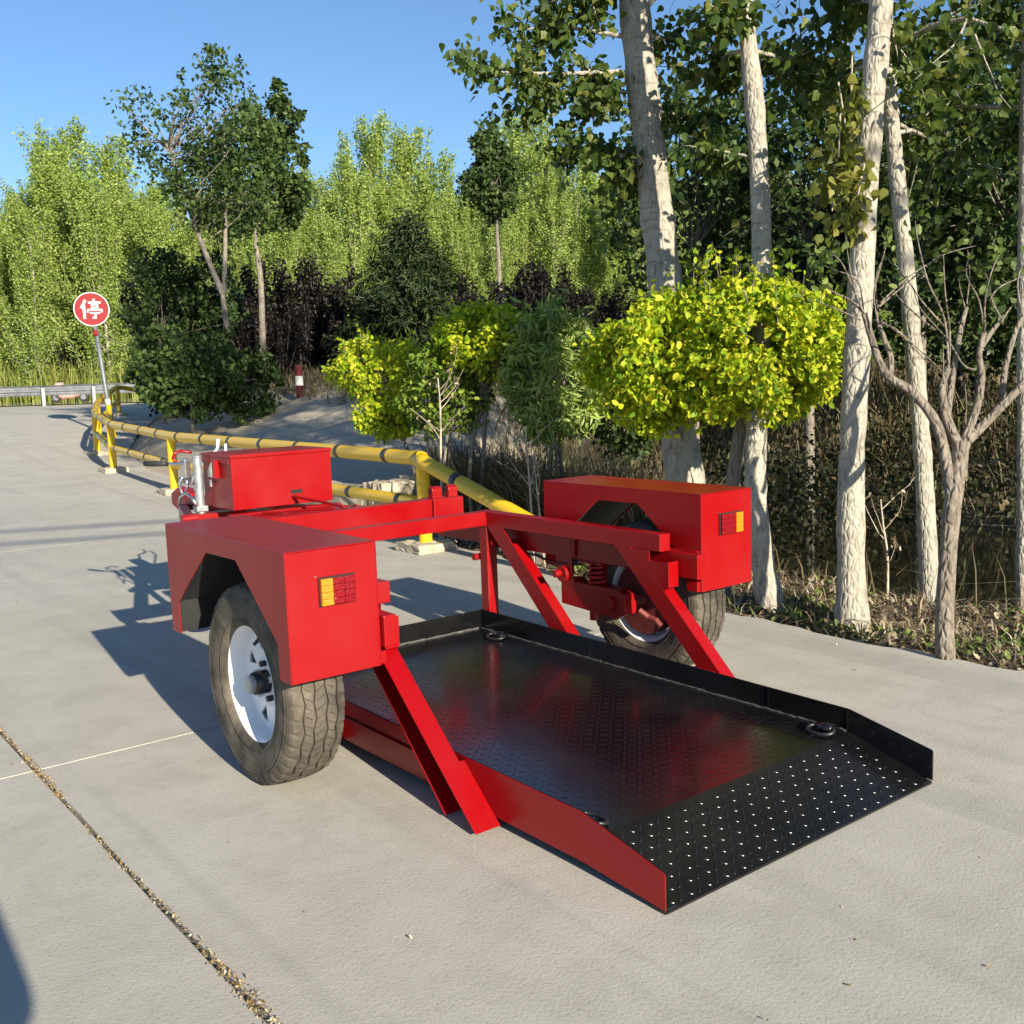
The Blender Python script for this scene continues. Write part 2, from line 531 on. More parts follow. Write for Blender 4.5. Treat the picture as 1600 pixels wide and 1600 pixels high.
def lugs():
    r = np.random.default_rng(11)
    L = .024; W = .0075; H = .0026
    V = []; F = []
    pitch = .0335
    ny = int((FY-.05)/pitch); nx = int(2*(P_-.03)/pitch)
    ring = []
    for k in range(8):
        w = 2*math.pi*k/8
        ring.append((L/2*math.cos(w), W/2*math.sin(w)))
    loc = [(u, v_, 0) for u, v_ in ring] + [(u*.93, v_*.82, H*.72) for u, v_ in ring] + [(u*.62, v_*.35, H) for u, v_ in ring]
    fl = [(k, (k+1) % 8, 8+(k+1) % 8, 8+k) for k in range(8)] + [(8+k, 8+(k+1) % 8, 16+(k+1) % 8, 16+k) for k in range(8)] + [(16,17,18,19),(16,19,20,23),(23,20,21,22)]
    V = []; faces = []
    for j in range(ny):
        for i in range(nx):
            x = -P_+.04+i*pitch; y = .02 + j*pitch
            if x > P_-.03 or y > FY-.03: continue
            if abs(y-KY) < .014: continue
            ang = math.pi/4 if (i+j) % 2 else -math.pi/4
            ca, sa = math.cos(ang), math.sin(ang)
            sl = (DZ-.008)/KY if y < KY else 0
            bz = floor_z(y); n0 = len(V)
            for q in loc:
                dx = q[0]*ca - q[1]*sa; dy = q[0]*sa + q[1]*ca
                V.append((x+dx, y+dy, bz + sl*dy + q[2]*(1 if y < KY else .42)))
            faces += [tuple(n0+k for k in f) for f in fl]
    me = bpy.data.meshes.new('tread_lugs')
    me.from_pydata(V, [], faces)
    o = link('tread_lugs', me, BLACK, TR, smooth=True); tag(o, kind='stuff')
lugs()

RB = (RED_MATT, BLACK)
def skirt(sx):
    # side plate: red outside, black inside
    prof = [(0.0,.012),(0.0,.101),(.006,.106),(KY+.01,.166),(FY,.181),(FY,.030),(KY,.030)]
    xo = sx*P_; xi = sx*(P_-.005)
    a = P('side_skirt', MB().prism(prof, 'x', xo, sx*(P_-(.0025 if sx < 0 else .0005))), RED_MATT, bevel=0)
    pin = [(y, z+.0025 if z > .1 else z) for y, z in prof]
    b = P('skirt_lining', MB().prism(pin, 'x', sx*(P_-(.0026 if sx < 0 else .0006)), xi), BLACK, parent=a, bevel=.0008)
    for y in (.30, .62, 1.55):
        zt = .163 if y < 1 else .172
        P('weld_seam', MB().box((min(xi,xi-sx*.0022), y-.003, DZ), (max(xi,xi-sx*.0022), y+.003, zt)), BLACK, parent=a, bevel=0)
    return a
skirt(-1); skirt(1)
P('front_wall', MB().box((-P_+.006, FY-.005, .03), (P_-.006, FY, .180)), BLACK, bevel=.001)
P('wall_joint_strip', MB().box((.36, FY-.0075, DZ), (.372, FY-.005, .176)), BLACK, bevel=0)
# rough weld bead where the floor meets the walls
def bead(pts, r):
    rr = random.Random(4); out = []
    for a, b in zip(pts[:-1], pts[1:]):
        n = int((Vector(b)-Vector(a)).length/.018)
        for i in range(n):
            p = Vector(a).lerp(Vector(b), i/n); out.append(p+Vector((rr.gauss(0,.001),rr.gauss(0,.001),rr.gauss(0,.001))))
    mb = MB(); mb.tube(out, [r*(.7+.6*rr.random()) for _ in out], 6)
    return mb
BEADM = plain('weld_grey', (.09,.085,.08), .65, .2, .5, 60, .5)
P('weld_bead', bead([(-P_+.01,FY-.008,DZ+.002),(P_-.01,FY-.008,DZ+.002)], .006), BEADM, bevel=0)
P('weld_bead', bead([(P_-.010,FY-.01,DZ+.001),(P_-.010,KY,DZ+.001)], .0035), BEADM, bevel=0)
P('weld_bead', bead([(-P_+.010,FY-.01,DZ+.001),(-P_+.010,KY,DZ+.001)], .0035), BEADM, bevel=0)
for sx in (-1, 1):
    P('deck_bearer', MB().box((sx*.35-.025, .5, .03), (sx*.35+.025, FY-.02, DZ-.011)), BLACK)
    P('corner_foot', MB().box((min(sx*.545,sx*.588), .004, .0), (max(sx*.545,sx*.588), .05, .011)), DARKSTEEL, bevel=.001)

def tie_ring(x, y, rot, flat=False):
    z = DZ
    d = Vector((math.cos(rot), math.sin(rot), 0)); s_ = Vector((-d.y, d.x, 0)); c = Vector((x, y, z))
    br = MB()
    pts = []
    for k in range(9):
        w = math.pi*k/8
        pts.append(c + d*(.022*math.cos(w)) + Vector((0,0,.006+.026*math.sin(w))))
    n = len(br.v)
    for p in pts:
        for q in (-.028, .028): br.v.append(tuple(p + s_*q))
    for i in range(8): br.f.append((n+2*i, n+2*i+1, n+2*i+3, n+2*i+2))
    o = br.build('tie_down_bracket', BLACK, TR, 0, True)
    so = o.modifiers.new('solid', 'SOLIDIFY'); so.thickness = .006
    ring = []
    for k in range(22):
        w = 2*math.pi*k/21
        a = .034*math.cos(w); b = .046*math.sin(w)
        lay = d*(-.030 + a*.9) + Vector((0,0,.014+.006*math.cos(w)))
        ring.append(c + lay + s_*b)
    MB().tube(ring, .0062, 8, False).build('ring', DARKSTEEL, o, 0, True)
    return o
tie_ring(.535, .345, 0.0); tie_ring(-.535, .345, math.pi); tie_ring(.530, 2.10, 0.2); tie_ring(-.530, 2.10, math.pi)

# upper frame
UZ0, UZ1 = .588, .657
XI, XO = .61, .668
for sx in (-1, 1):
    P('upper_rail', MB().box((min(sx*XI,sx*XO), 1.155, UZ0), (max(sx*XI,sx*XO), 2.345, UZ1)))
P('upper_front_beam', MB().box((-XI+.0005, 2.283, UZ0+.0015), (XI-.0005, 2.343, UZ1-.0015)))

# channel legs: web on the inner side, flanges outwards
def leg(sx, top, bot, w, topflange=.0, wb=None):
    """top,bot = (y front edge at web, z)"""
    (yt, zt), (yb, zb) = top, bot
    x0 = sx*XI; x1 = sx*(XI+.006); xo = sx*(XI+.058)
    mb = MB(); wb = wb or w
    mb.prism([(yt, zt), (yt-w, zt), (yb-wb, zb), (yb, zb)], 'x', x0, x1)
    t = .007
    # rear flange then front flange
    f = topflange
    ytf = yt + (yb-yt)*f; ztf = zt + (zb-zt)*f
    wf = w+(wb-w)*f
    mb.prism([(ytf-wf+t, ztf), (ytf-wf, ztf), (yb-wb, zb), (yb-wb+t, zb)], 'x', x1, xo+sx*(.012 if wb > w else 0))
    mb.prism([(ytf, ztf), (ytf-t, ztf), (yb-t, zb), (yb, zb)], 'x', x1, xo)
    if wb > w:
        u = (zt-.160)/(zt-zb); yr = yt-w + (yb-wb-yt+w)*u
        mb.prism([(yr+t, .160), (yr, .160), (yb-wb, zb), (yb-wb+t, zb)], 'x', sx*(P_+.0006), x0+sx*.001)
    return P('leg', mb, RED, bevel=.0015)
for sx in (-1, 1):
    zb = .02 if sx < 0 else .02
    # bottom positions follow the same slope down to the skirt foot
    s1 = (1.41-.985)/(.583-.172); s2 = (2.273-1.845)/(.588-.181)
    leg(sx, (1.41, UZ0+.002), (1.41-s1*(UZ0-.012), .012), .115, .12, .175 if sx < 0 else None)
    leg(sx, (2.282, UZ0+.002), (2.282-s2*(UZ0-.02), .02), .122, .12)
    leg(sx, (2.343, UZ0+.002), (2.343, .02), .058, .0)
    # upright plate joining rear leg and rail
    P('leg_gusset', MB().prism([(1.115,.548),(1.215,.548),(1.215,UZ0+.001),(1.30,UZ0+.001),(1.16,.40),(1.115,.46)], 'x', sx*(XI+.0005), sx*(XI+.0052)), RED, bevel=.001)
    P('leg_cheek', MB().box((min(sx*XI,sx*(XO-.002)), 1.112, .452), (max(sx*XI,sx*(XO-.002)), 1.119, .552)), RED, bevel=.001)
    # small feet outside the skirt
    P('foot_gusset', MB().prism([(2.02,.005),(2.09,.005),(2.09,.16)], 'x', sx*(P_+.002), sx*(P_+.05)), RED, bevel=.001)
    P('skirt_step', MB().box((min(sx*(P_+.0015),sx*(P_+.009)), .95, .05), (max(sx*(P_+.0015),sx*(P_+.009)), FY-.05, .118)), RED_MATT, bevel=.001)
    P('pivot_pin', MB().cyl((sx*XI-.02,2.37,.43),(sx*XI+.05,2.37,.43),.016), RED, bevel=0)

for sx in (-1, 1):
    P('weld_bead', bead([(sx*(XI+.003),1.31,UZ0-.002),(sx*(XI+.003),1.41,UZ0-.002)], .004), RED, bevel=0, smooth=True)
    P('weld_bead', bead([(sx*XI*1.001,2.284,UZ0),(sx*XI*1.001,2.284,UZ1)], .0035), RED, bevel=0, smooth=True)
    P('weld_bead', bead([(sx*(P_+.004),.87,.168),(sx*(P_+.004),.99,.171)], .004), RED, bevel=0, smooth=True)
    P('weld_bead', bead([(sx*(P_+.004),1.71,.170),(sx*(P_+.004),1.85,.172)], .004), RED, bevel=0, smooth=True)
    P('weld_bead', bead([(sx*.7195,1.05,.585),(sx*.7195,1.95,.585)], .004), RED, bevel=0, smooth=True)
# chassis
CR0, CR1 = .486, .583
for sx in (-1, 1):
    P('chassis_rail', MB().box((min(sx*.674,sx*.718), 1.02, CR0), (max(sx*.674,sx*.718), 2.80, CR1)))
    # angled plate between rail and fender end
    P('fender_flange', MB().prism([(1.046,.431),(1.10,.431),(1.10,.470),(1.046,.470)], 'x', sx*.700, sx*.7185), RED, bevel=.001)
    P('rail_splice', MB().prism([(1.72,.565),(2.0,.588),(2.06,.52),(1.9,.49),(1.72,.49)], 'x', sx*.6685, sx*.6735), RED, bevel=.001)
P('chassis_front_beam', MB().box((-.72, 2.66, .575), (.60, 2.74, .692)))
P('hinge_block', MB().box((.555, 2.64, .565), (.735, 2.755, .694)), RED, bevel=.004)
P('hinge_block', MB().box((-.735, 2.64, .565), (-.735+.014, 2.755, .694)), RED, bevel=.004)
for x in (.575, .672):
    mb = MB()
    prof = []
    for k in range(9):
        w = math.pi*k/8
        prof.append((2.70+.022*math.cos(w), .732+.020*math.sin(w)))
    prof = [(2.722,.690)] + prof + [(2.678,.690)]
    lug = P('hinge_lug', mb.prism(prof, 'x', x, x+.055), RED, bevel=.002)
    P('bore', MB().cyl((x-.002,2.70,.730),(x+.057,2.70,.730),.011), LINER, parent=lug, bevel=0)
# drawbar
for sx in (-1, 1):
    P('drawbar_arm', MB().beam((sx*.60,2.745,.60), (sx*.06,4.42,.56), .05, .08))
P('drawbar_tube', MB().box((-.04,2.745,.575),(.04,4.40,.645)))
P('drawbar_cross', MB().box((-.30,3.12,.60),(.30,3.17,.668)))
P('drawbar_plate', MB().prism([(-.36,2.78),(.36,2.78),(.29,3.12),(-.29,3.12)], 'z', .655, .661), RED)
P('drawbar_gusset', MB().prism([(2.76,.60),(2.76,.700),(2.96,.640),(2.96,.60)], 'x', -.19, -.183), RED, bevel=.001)
P('drawbar_gusset', MB().prism([(2.76,.60),(2.76,.700),(2.96,.640),(2.96,.60)], 'x', .183, .19), RED, bevel=.001)
P('coupling_head', MB().prism([(4.40,.56),(4.40,.66),(4.55,.69),(4.66,.65),(4.66,.58),(4.56,.55)], 'x', -.04, .04), RED, bevel=.008)
P('coupling_lever', MB().tube([(.03,4.50,.70),(.05,4.44,.80),(.08,4.32,.86),(.10,4.22,.93),(.10,4.20,.985)], .009, 8), WHITE, bevel=0, smooth=True)
P('brake_lever', MB().tube([(.05,4.30,.66),(.13,4.18,.86),(.13,4.17,.955)], .008, 8), WHITE, bevel=0, smooth=True)
# latch bar from toolbox to the front beam
P('latch_bar', MB().beam((.045,3.16,.725),(.10,2.72,.700), .018, .012))
P('latch_bar', MB().beam((-.155,3.08,.668),(.05,2.73,.696), .022, .008))

# toolbox
TX, TY0, TY1, TZ0, TZ1 = .270, 3.155, 3.515, .683, .955
tb = P('toolbox', MB().box((-TX, TY0, TZ0), (TX, TY1, TZ1-.016)), RED, bevel=.003)
P('lid', MB().box((-TX-.006, TY0-.007, TZ1-.018), (TX+.006, TY1+.006, TZ1)), RED, parent=tb, bevel=.003)
P('lid_lip', MB().box((-TX-.0062, TY0+.01, TZ1-.045), (-TX-.001, TY1+.005, TZ1-.0185)), RED, parent=tb, bevel=.001)
P('slot', MB().box((.035, TY0-.0012, .738), (.098, TY0+.004, .757)), LINER, parent=tb, bevel=0)
lat = P('latch', MB().prism([(3.355,.905),(3.375,.915),(3.44,.86),(3.43,.835),(3.33,.835),(3.33,.905)], 'x', -TX-.012, -TX-.0005), CHROME, parent=tb, bevel=.002)
P('latch_guard', MB().box((-TX-.03, 3.30, .835), (-TX-.0005, 3.325, .925)), RED, parent=tb, bevel=.002)
P('hasp', MB().cyl((-TX-.014,3.385,.79),(-TX-.014,3.385,.825),.009), CHROME, parent=tb, bevel=0)
for (x, z) in ((.02,.865),(.03,.80),(.10,.80),(.17,.93),(-.21,.92)):
    P('rivet', MB().cyl((x,TY0-.002,z),(x,TY0+.002,z),.0035,8), RED, parent=tb, bevel=0)

# jockey jack beside the toolbox
jk = P('jack_tube', MB().cyl((-.315,3.47,.30),(-.315,3.47,.935),.0235,20), GALV, bevel=.002, smooth=False)
P('jack_inner', MB().cyl((-.315,3.47,.10),(-.315,3.47,.31),.018,18), GALV, parent=jk, bevel=0)
P('jack_pad', MB().cyl((-.315,3.47,.085),(-.315,3.47,.10),.06,20), GALV, parent=jk, bevel=0)
P('jack_cap', MB().cyl((-.315,3.47,.935),(-.315,3.47,.945),.026,20), GALV, parent=jk, bevel=.003)
P('gear_box', MB().box((-.375,3.49,.83),(-.345,3.55,.93)), CHROME, parent=jk, bevel=.006)
P('crank', MB().tube([(-.345,3.50,.905),(-.40,3.56,.905),(-.42,3.62,.905)], .008, 8), CHROME, parent=jk, bevel=0, smooth=True)
P('crank_grip', MB().tube([(-.42,3.62,.905),(-.455,3.72,.903),(-.475,3.78,.902)], [.013,.015,.013], 12), GRIP, parent=jk, bevel=0, smooth=True)
P('chain', MB().tube([(-.36,3.53,.86),(-.385,3.56,.80),(-.37,3.56,.74),(-.345,3.55,.78),(-.35,3.54,.84)], .007, 6), CHROME, parent=jk, bevel=0, smooth=True)
P('jack_clamp', MB().box((-.345,3.44,.66),(-.285,3.50,.69)), GALV, bevel=.004)
P('hook', MB().tube([(-.345,3.44,.690),(-.355,3.47,.735),(-.37,3.51,.755),(-.385,3.55,.735),(-.39,3.57,.690)], .0075, 8), CHROME, bevel=0, smooth=True)
P('jack_bracket', MB().box((-.40,3.40,.60),(-.10,3.49,.652)), RED)
P('bracket_tube', MB().cyl((-.435,3.42,.635),(-.36,3.42,.635),.022,14), RED, bevel=0)
P('brake_hose', MB().tube([(-.30,3.58,.955),(-.34,3.62,.965),(-.37,3.63,.955),(-.385,3.62,.93),(-.37,3.60,.90)], .008, 8), RED, bevel=0, smooth=True)
WIRE = plain('dark_cable', (.03,.008,.008), .5)
for sx in (-1,1):
    pts = []
    for k in range(14):
        u = k/13
        pts.append((sx*(.70-.04*math.sin(9*u)), 2.75-1.05*u, .475-.03*math.sin(3*math.pi*u)**2+.012*math.sin(17*u)))
    P('brake_cable', MB().tube(pts, .006, 6), WIRE, bevel=0, smooth=True)

# mudguards (boxes with an arch)
FA, FB, FR, FS, FT, FU = 1.019, .720, 1.041, 1.983, .812, .428
ARCH = [(1.905,FU),(1.905,.537),(1.827,.600),(1.621,.748),(1.386,.751),(1.117,.537),(1.116,FU)]
def fender(sx):
    x_out = sx*FA; x_in = sx*FB; t = .004
    side = [(FR,FU),(FR,FT-.004),(FS,FT-.004),(FS,FU)] + ARCH
    top = P('mudguard', MB().box((min(x_out,x_in),FR,FT-.004),(max(x_out,x_in),FS,FT)), RED, bevel=.002)
    P('outer_panel', MB().prism(side, 'x', x_out, x_out-sx*t), RED_MATT, parent=top, bevel=.001)
    P('inner_panel', MB().prism(side, 'x', x_in, x_in+sx*t), RED_MATT, parent=top, bevel=.001)
    a, b = sorted((x_out-sx*t, x_in+sx*t))
    P('rear_panel', MB().box((a+.0003,FR+.0003,FU),(b-.0003,FR+t,FT-.0045)), RED, parent=top, bevel=.001)
    P('front_panel', MB().box((a+.0003,FS-t,FU),(b-.0003,FS-.0003,FT-.0045)), RED, parent=top, bevel=.001)
    # liner following the arch
    ln = MB(); k = len(ARCH); arch = [(y+(.006 if y>1.5 else -.006)*(1 if z<.6 else .6), z+.005) for y, z in ARCH]
    arch[0] = (arch[0][0], FU+.004); arch[-1] = (arch[-1][0], FU+.004)
    for x in (a+.0005, b-.0005):
        ln.v += [(x, y, z) for y, z in arch]
    ln.f = [(i, i+1, k+i+1, k+i) for i in range(k-1)]
    P('arch_liner', ln, LINER, parent=top, bevel=0)
    # tail light
    amber_out = -1 if sx < 0 else 1
    cx0, cx1 = (-.918,-.800) if sx < 0 else (.822,.956)
    z0, z1 = .640, .727
    base = P('tail_light', MB().box((cx0,FR-.006,z0),(cx1,FR-.0005,z1)), LINER, bevel=.002)
    w = (cx1-cx0)
    th = [(.03,.35,AMBER),(.36,.67,REDLENS),(.68,.97,REDLENS)] if sx < 0 else [(.03,.36,REDLENS),(.37,.66,REDLENS),(.67,.97,AMBER)]
    for i, (u, v_, mm) in enumerate(th):
        le = MB(); rows = 4
        for q in range(rows):
            za = z0+.004+(z1-z0-.008)*q/rows; zb_ = z0+.004+(z1-z0-.008)*(q+1)/rows-.0006
            le.box((cx0+w*u,FR-.016,za),(cx0+w*v_,FR-.0055,zb_))
        P('amber_lens' if mm is AMBER else 'red_lens', le, mm, parent=base, bevel=.0015)
    P('light_screw', MB().cyl((cx0-.008,FR-.003,z1+.004),(cx0-.008,FR,z1+.004),.003,8), CHROME, parent=base, bevel=0)
    return top
fender(-1); fender(1)

# wheels
def tyre_mat():
    t = NT('tyre_rubber'); c = t.coord()
    n = t.noise(c, 9, 6, .65); f = t.noise(c, 60, 4)
    col = t.ramp(n, [(.35,(.045,.040,.033)),(.55,(.115,.098,.075)),(.75,(.20,.165,.125))])
    t.set(Base_Color=col, Roughness=.85, Normal=t.bump(f, .25, .003), Specular_IOR_Level=.25)
    return t.m
TYRE = tyre_mat()
def wheel(sx):
    xc, yc, R = sx*.888, 1.456, .33
    N = 176; W = .092
    zz = lambda i: (abs((i % 8)/4-1)*2-1)          # zigzag -1..1
    # tread profile columns: (x, kind) symmetrical about the centre
    cols = []
    grooves = [-.056, -.020, .020, .056]
    edges = [-.086]
    for g in grooves: edges += [g-.0042, g-.0028, g+.0028, g+.0042]
    edges += [.086]
    def crown(x): return R - .010*(abs(x)/.086)**3
    mb = MB()
    side_prof = [(-.092,R-.020),(-.0965,R-.034),(-.099,R-.060),(-.098,R-.085),(-.094,R-.105),(-.088,R-.124),(-.080,.196),(-.072,.190)]
    K = None
    for i in range(N):
        w = 2*math.pi*i/N; cs, sn = math.cos(w), math.sin(w)
        ring = []
        for (x, r) in reversed(side_prof):
            rr_ = r
            if r > R-.035 and (i % 4 == 0): rr_ -= .004
            ring.append((x, rr_))
        for q, x in enumerate(edges):
            ing = q not in (0, len(edges)-1)
            xx = x
            if ing:
                gi = (q-1)//4
                xx = x + .0038*zz(i + (4 if gi % 2 else 0))
                r = crown(x) - (.0085 if (q-1) % 4 in (1,2) else 0)
            else:
                r = crown(x) - (.006 if i % 4 == 0 else 0)
            ring.append((xx, r))
        for (x, r) in side_prof:
            rr_ = r
            if r > R-.035 and (i % 4 == 0): rr_ -= .004
            ring.append((-x, rr_))
        K = len(ring)
        for x, r in ring: mb.v.append((xc+x, yc+r*cs, R+r*sn))
    for i in range(N):
        for j in range(K-1):
            mb.f.append((i*K+j, i*K+j+1, ((i+1)%N)*K+j+1, ((i+1)%N)*K+j))
    ty = mb.build('wheel', TYRE, TR, 0, False)
    # sipes: thin dark cuts across the ribs
    sp = MB()
    for i in range(0, 72):
        w = 2*math.pi*(i+.5)/72
        for (xa, xb, sk) in ((-.050,-.026,.022),(-.015,.015,-.022),(.026,.050,.022)):
            pts = []
            for x, dw in ((xa, -sk), (xb, sk)):
                for e in (-.0035, .0035):
                    ww = w+dw+e; r = crown(x)+.0004
                    pts.append((xc+x, yc+r*math.cos(ww), R+r*math.sin(ww)))
            n = len(sp.v); sp.v += pts; sp.f.append((n, n+1, n+3, n+2))
    s_ = sp.build('sipes', LINER, ty, 0); tag(s_, kind='stuff')
    # sidewall rings
    for r, d in ((R-.045,.0985),(R-.118,.0915)):
        for ss in (-1,1):
            mbx = MB(); mbx.lathe([(ss*(d-.002),r-.003),(ss*(d+.0018),r),(ss*(d-.002),r+.003)], 96, (xc,yc,R))
            mbx.build('sidewall_ring', TYRE, ty, 0, True)
    # rim: lathe with flange, well and disc
    o = sx
    prof = [(.0795,.198),(.083,.205),(.080,.208),(.074,.200),(.070,.189),(.046,.184),(.020,.176),(-.012,.170),(-.05,.170),(-.068,.186),(-.076,.200),(-.080,.203)]
    rim = MB().lathe([(o*h, r) for h, r in prof], 72, (xc,yc,R)).build('rim', WHITE, ty, 0, True)
    so = rim.modifiers.new('solid', 'SOLIDIFY'); so.thickness = .003; so.offset = 0
    # disc with triangular windows
    bm = bmesh.new()
    xd = xc + o*.010
    def loop(pts):
        vs = [bm.verts.new((xd, yc+a, R+b)) for a, b in pts]
        return [bm.edges.new((vs[i], vs[(i+1) % len(vs)])) for i in range(len(vs))]
    ed = loop([(.174*math.cos(2*math.pi*k/64), .174*math.sin(2*math.pi*k/64)) for k in range(64)])
    for k in range(8):
        w = 2*math.pi*(k+.5)/8
        pol = [(.098,0),(.150,-.17),(.154,0),(.150,.17)]
        ed += loop([(r*math.cos(w+d), r*math.sin(w+d)) for r, d in pol])
    bmesh.ops.triangle_fill(bm, edges=ed, use_beauty=True, use_dissolve=False)
    me = bpy.data.meshes.new('disc'); bm.to_mesh(me); bm.free()
    d = link('disc', me, WHITE, ty)
    so = d.modifiers.new('solid', 'SOLIDIFY'); so.thickness = .006; so.offset = 0
    MB().lathe([(o*.008,.085),(o*.020,.080),(o*.022,.072),(o*.022,.03)], 48, (xc,yc,R)).build('disc_boss', WHITE, ty, 0, True)
    MB().lathe([(o*-.02,.0),(o*-.02,.155),(o*-.075,.155),(o*-.075,0)], 40, (xc,yc,R)).build('brake_drum', HUBRED if sx>0 else LINER, ty, 0, False)
    hub = MB().lathe([(o*.02,.040),(o*.066,.038),(o*.070,.034)], 28, (xc,yc,R)).build('hub', BLACK, ty, 0, True)
    MB().lathe([(o*.066,.030),(o*.084,.029),(o*.088,.022),(o*.088,0)], 28, (xc,yc,R)).build('hub_cap', GALV, ty, .001)
    for k in range(5):
        w = 2*math.pi*k/5+.3
        c = (xc+o*.016, yc+.060*math.cos(w), R+.060*math.sin(w))
        MB().cyl(c, (c[0]+o*.026, c[1], c[2]), .0105, 6).build('wheel_nut', DARKSTEEL if k%2 else CHROME, ty, .001)
    w = 1.9
    c = (xc+o*.060, yc+.168*math.cos(w), R+.168*math.sin(w))
    MB().cyl(c, (c[0]+o*.02, c[1]-.012*math.cos(w), c[2]-.02*math.sin(w)), .006, 8).build('valve', GRIP, ty, 0)
    return ty
wheel(-1); wheel(1)

# suspension
for sx in (-1, 1):
    def bx(x0, x1): return (min(sx*x0, sx*x1), max(sx*x0, sx*x1))
    a, b = bx(.662,.712)
    h = P('spring_hanger', MB().prism([(1.85,.60),(1.74,.60),(1.735,.37),(1.755,.36),(1.83,.40),(1.845,.45)], 'x', sx*.6635, sx*.6695), RED, bevel=.002)
    P('hanger_weld', MB().box((min(sx*.660,sx*.664),1.718,.50),(max(sx*.660,sx*.664),1.734,.586)), RED, parent=h, bevel=.003)
    P('pivot_pin', MB().cyl((sx*.615,1.80,.418),(sx*.72,1.80,.418),.017,14), RED, parent=h, bevel=.002)
    P('pivot_boss', MB().cyl((sx*.645,1.79,.415),(sx*.672,1.79,.415),.036,18), RED, parent=h, bevel=.002)
    arm = MB().prism([(1.815,.39),(1.815,.278),(1.47,.262),(1.415,.285),(1.415,.372),(1.46,.386),(1.73,.386),(1.73,.40)], 'x', sx*.665, sx*.735)
    ar = P('trailing_arm', arm, RED, bevel=.003)
    P('axle_boss', MB().cyl((sx*.650,1.50,.325),(sx*.668,1.50,.325),.032,18), RED, parent=ar, bevel=.003)
    P('stub_axle', MB().cyl((sx*.70,1.456,.33),(sx*.86,1.456,.33),.028,16), HUBRED, parent=ar, bevel=0)
    P('grease_stub', MB().cyl((sx*.70,1.64,.225),(sx*.70,1.64,.28),.020,12), RED, parent=ar, bevel=0)
    P('brake_bracket', MB().tube([(sx*.735,1.40,.30),(sx*.76,1.37,.27),(sx*.765,1.33,.262),(sx*.77,1.31,.24)], .012, 8), HUBRED, parent=ar, bevel=0)
    sp = []
    for k in range(121):
        u = k/120; w = u*2*math.pi*5.2
        sp.append((sx*(.706+.036*math.cos(w)*sx), 1.618+.036*math.sin(w), .385+.11*u))
    P('coil_spring', MB().tube(sp, .0085, 7), RED, bevel=0, smooth=True)
    P('spring_seat', MB().box((min(sx*.672,sx*.738),1.56,.473),(max(sx*.672,sx*.738),1.70,.4855)), RED)
#--END-TRAILER
# ------------------------------------------------------------------ yellow pipe railing
def rough_block(name, lo, hi, mat, parent, amp=.012, n=8, seed=1):
    bm = bmesh.new()
    bmesh.ops.create_cube(bm, size=1)
    bmesh.ops.subdivide_edges(bm, edges=bm.edges, cuts=n, use_grid_fill=True)
    rr = random.Random(seed)
    for v in bm.verts:
        v.co = Vector([(lo[i]+hi[i])/2 + v.co[i]*(hi[i]-lo[i]) for i in range(3)])
        v.co += Vector((rr.gauss(0,amp), rr.gauss(0,amp), rr.gauss(0,amp)))
    me = bpy.data.meshes.new(name); bm.to_mesh(me); bm.free()
    return link(name, me, mat, parent)
def railing():
    H = .68
    posts = [(1.985,4.93),(2.19,10.80),(2.44,13.96),(2.98,16.55),(3.75,19.0),(4.85,21.9),(5.9,24.6)]
    r0 = empty('pipe_railing', (posts[0][0], posts[0][1], 0), 'yellow pipe railing with black bands on cement footings beside the road', 'railing')
    tops = [Vector((x, y, float(zr(y))+H+.02)) for x, y in posts]
    mids = [Vector((x, y, float(zr(y))+.36)) for x, y in posts]
    rad = .056
    def run(pts, r, name, step, ph, near=None):
        # densify, round the corners a little
        dense = []
        for a, b in zip(pts[:-1], pts[1:]):
            n = max(2, int((b-a).length/.12))
            dense += [a.lerp(b, i/n) for i in range(n)]
        dense.append(pts[-1])
        for _ in range(3):
            dense = [dense[0]] + [(dense[i-1]+dense[i]*2+dense[i+1])/4 for i in range(1, len(dense)-1)] + [dense[-1]]
        o = MB().tube(dense, r, 20).build(name, YELLOW, r0, 0, True)
        # black bands, slightly proud
        acc = ph; 
        for a, b in zip(dense[:-1], dense[1:]):
            L = (b-a).length
            while acc < L:
                p = a.lerp(b, acc/L); t = (b-a).normalized()
                MB().tube([p-t*.034, p+t*.034], r+.0022, 20, True).build('black_band', BAND, o, 0, True)
                acc += step
            acc -= L
        return o
    end = Vector((5.9+1.9, 24.6-.3, 1.02))
    foot = Vector((1.965, 2.55, .03))
    knee = Vector((1.975, 4.98, H+.022))
    run([tops[0]] + tops[1:] + [end], rad, 'top_rail', .84, .52)
    run([knee+Vector((0,.01,0)), foot], rad, 'sloping_rail', .95, .55)
    run(mids, rad*.86, 'lower_rail', .84, .35)
    for i, (x, y) in enumerate(posts):
        z = float(zr(y))
        MB().cyl((x, y, z+.05), (x, y, z+H), .052, 20).build('post', YELLOW, r0, 0, False)
        bl = MB(); w = .17; rr = random.Random(i)
        ft = rough_block('footing', (x-w, y-w*.95, z-.03), (x+w, y+w*.95, z+.066), CEMENT, r0, .004, 7, 30+i)
    return r0
railing()

# culvert head wall at the end of the mound
hw = empty('culvert_wall', (2.7,6.35,0), 'broken pale cement wall end beside the yellow railing', 'wall')
rough_block('wall_block', (2.42,6.28,-.3), (2.80,6.62,.385), CEMENT, hw, .006, 8, 1)
rough_block('wall_block', (2.81,6.22,-.4), (3.10,6.60,.42), CEMENT, hw, .006, 8, 2)
rough_block('wall_block', (2.40,6.63,-.2), (2.56,8.4,.33), CEMENT, hw, .007, 8, 3)
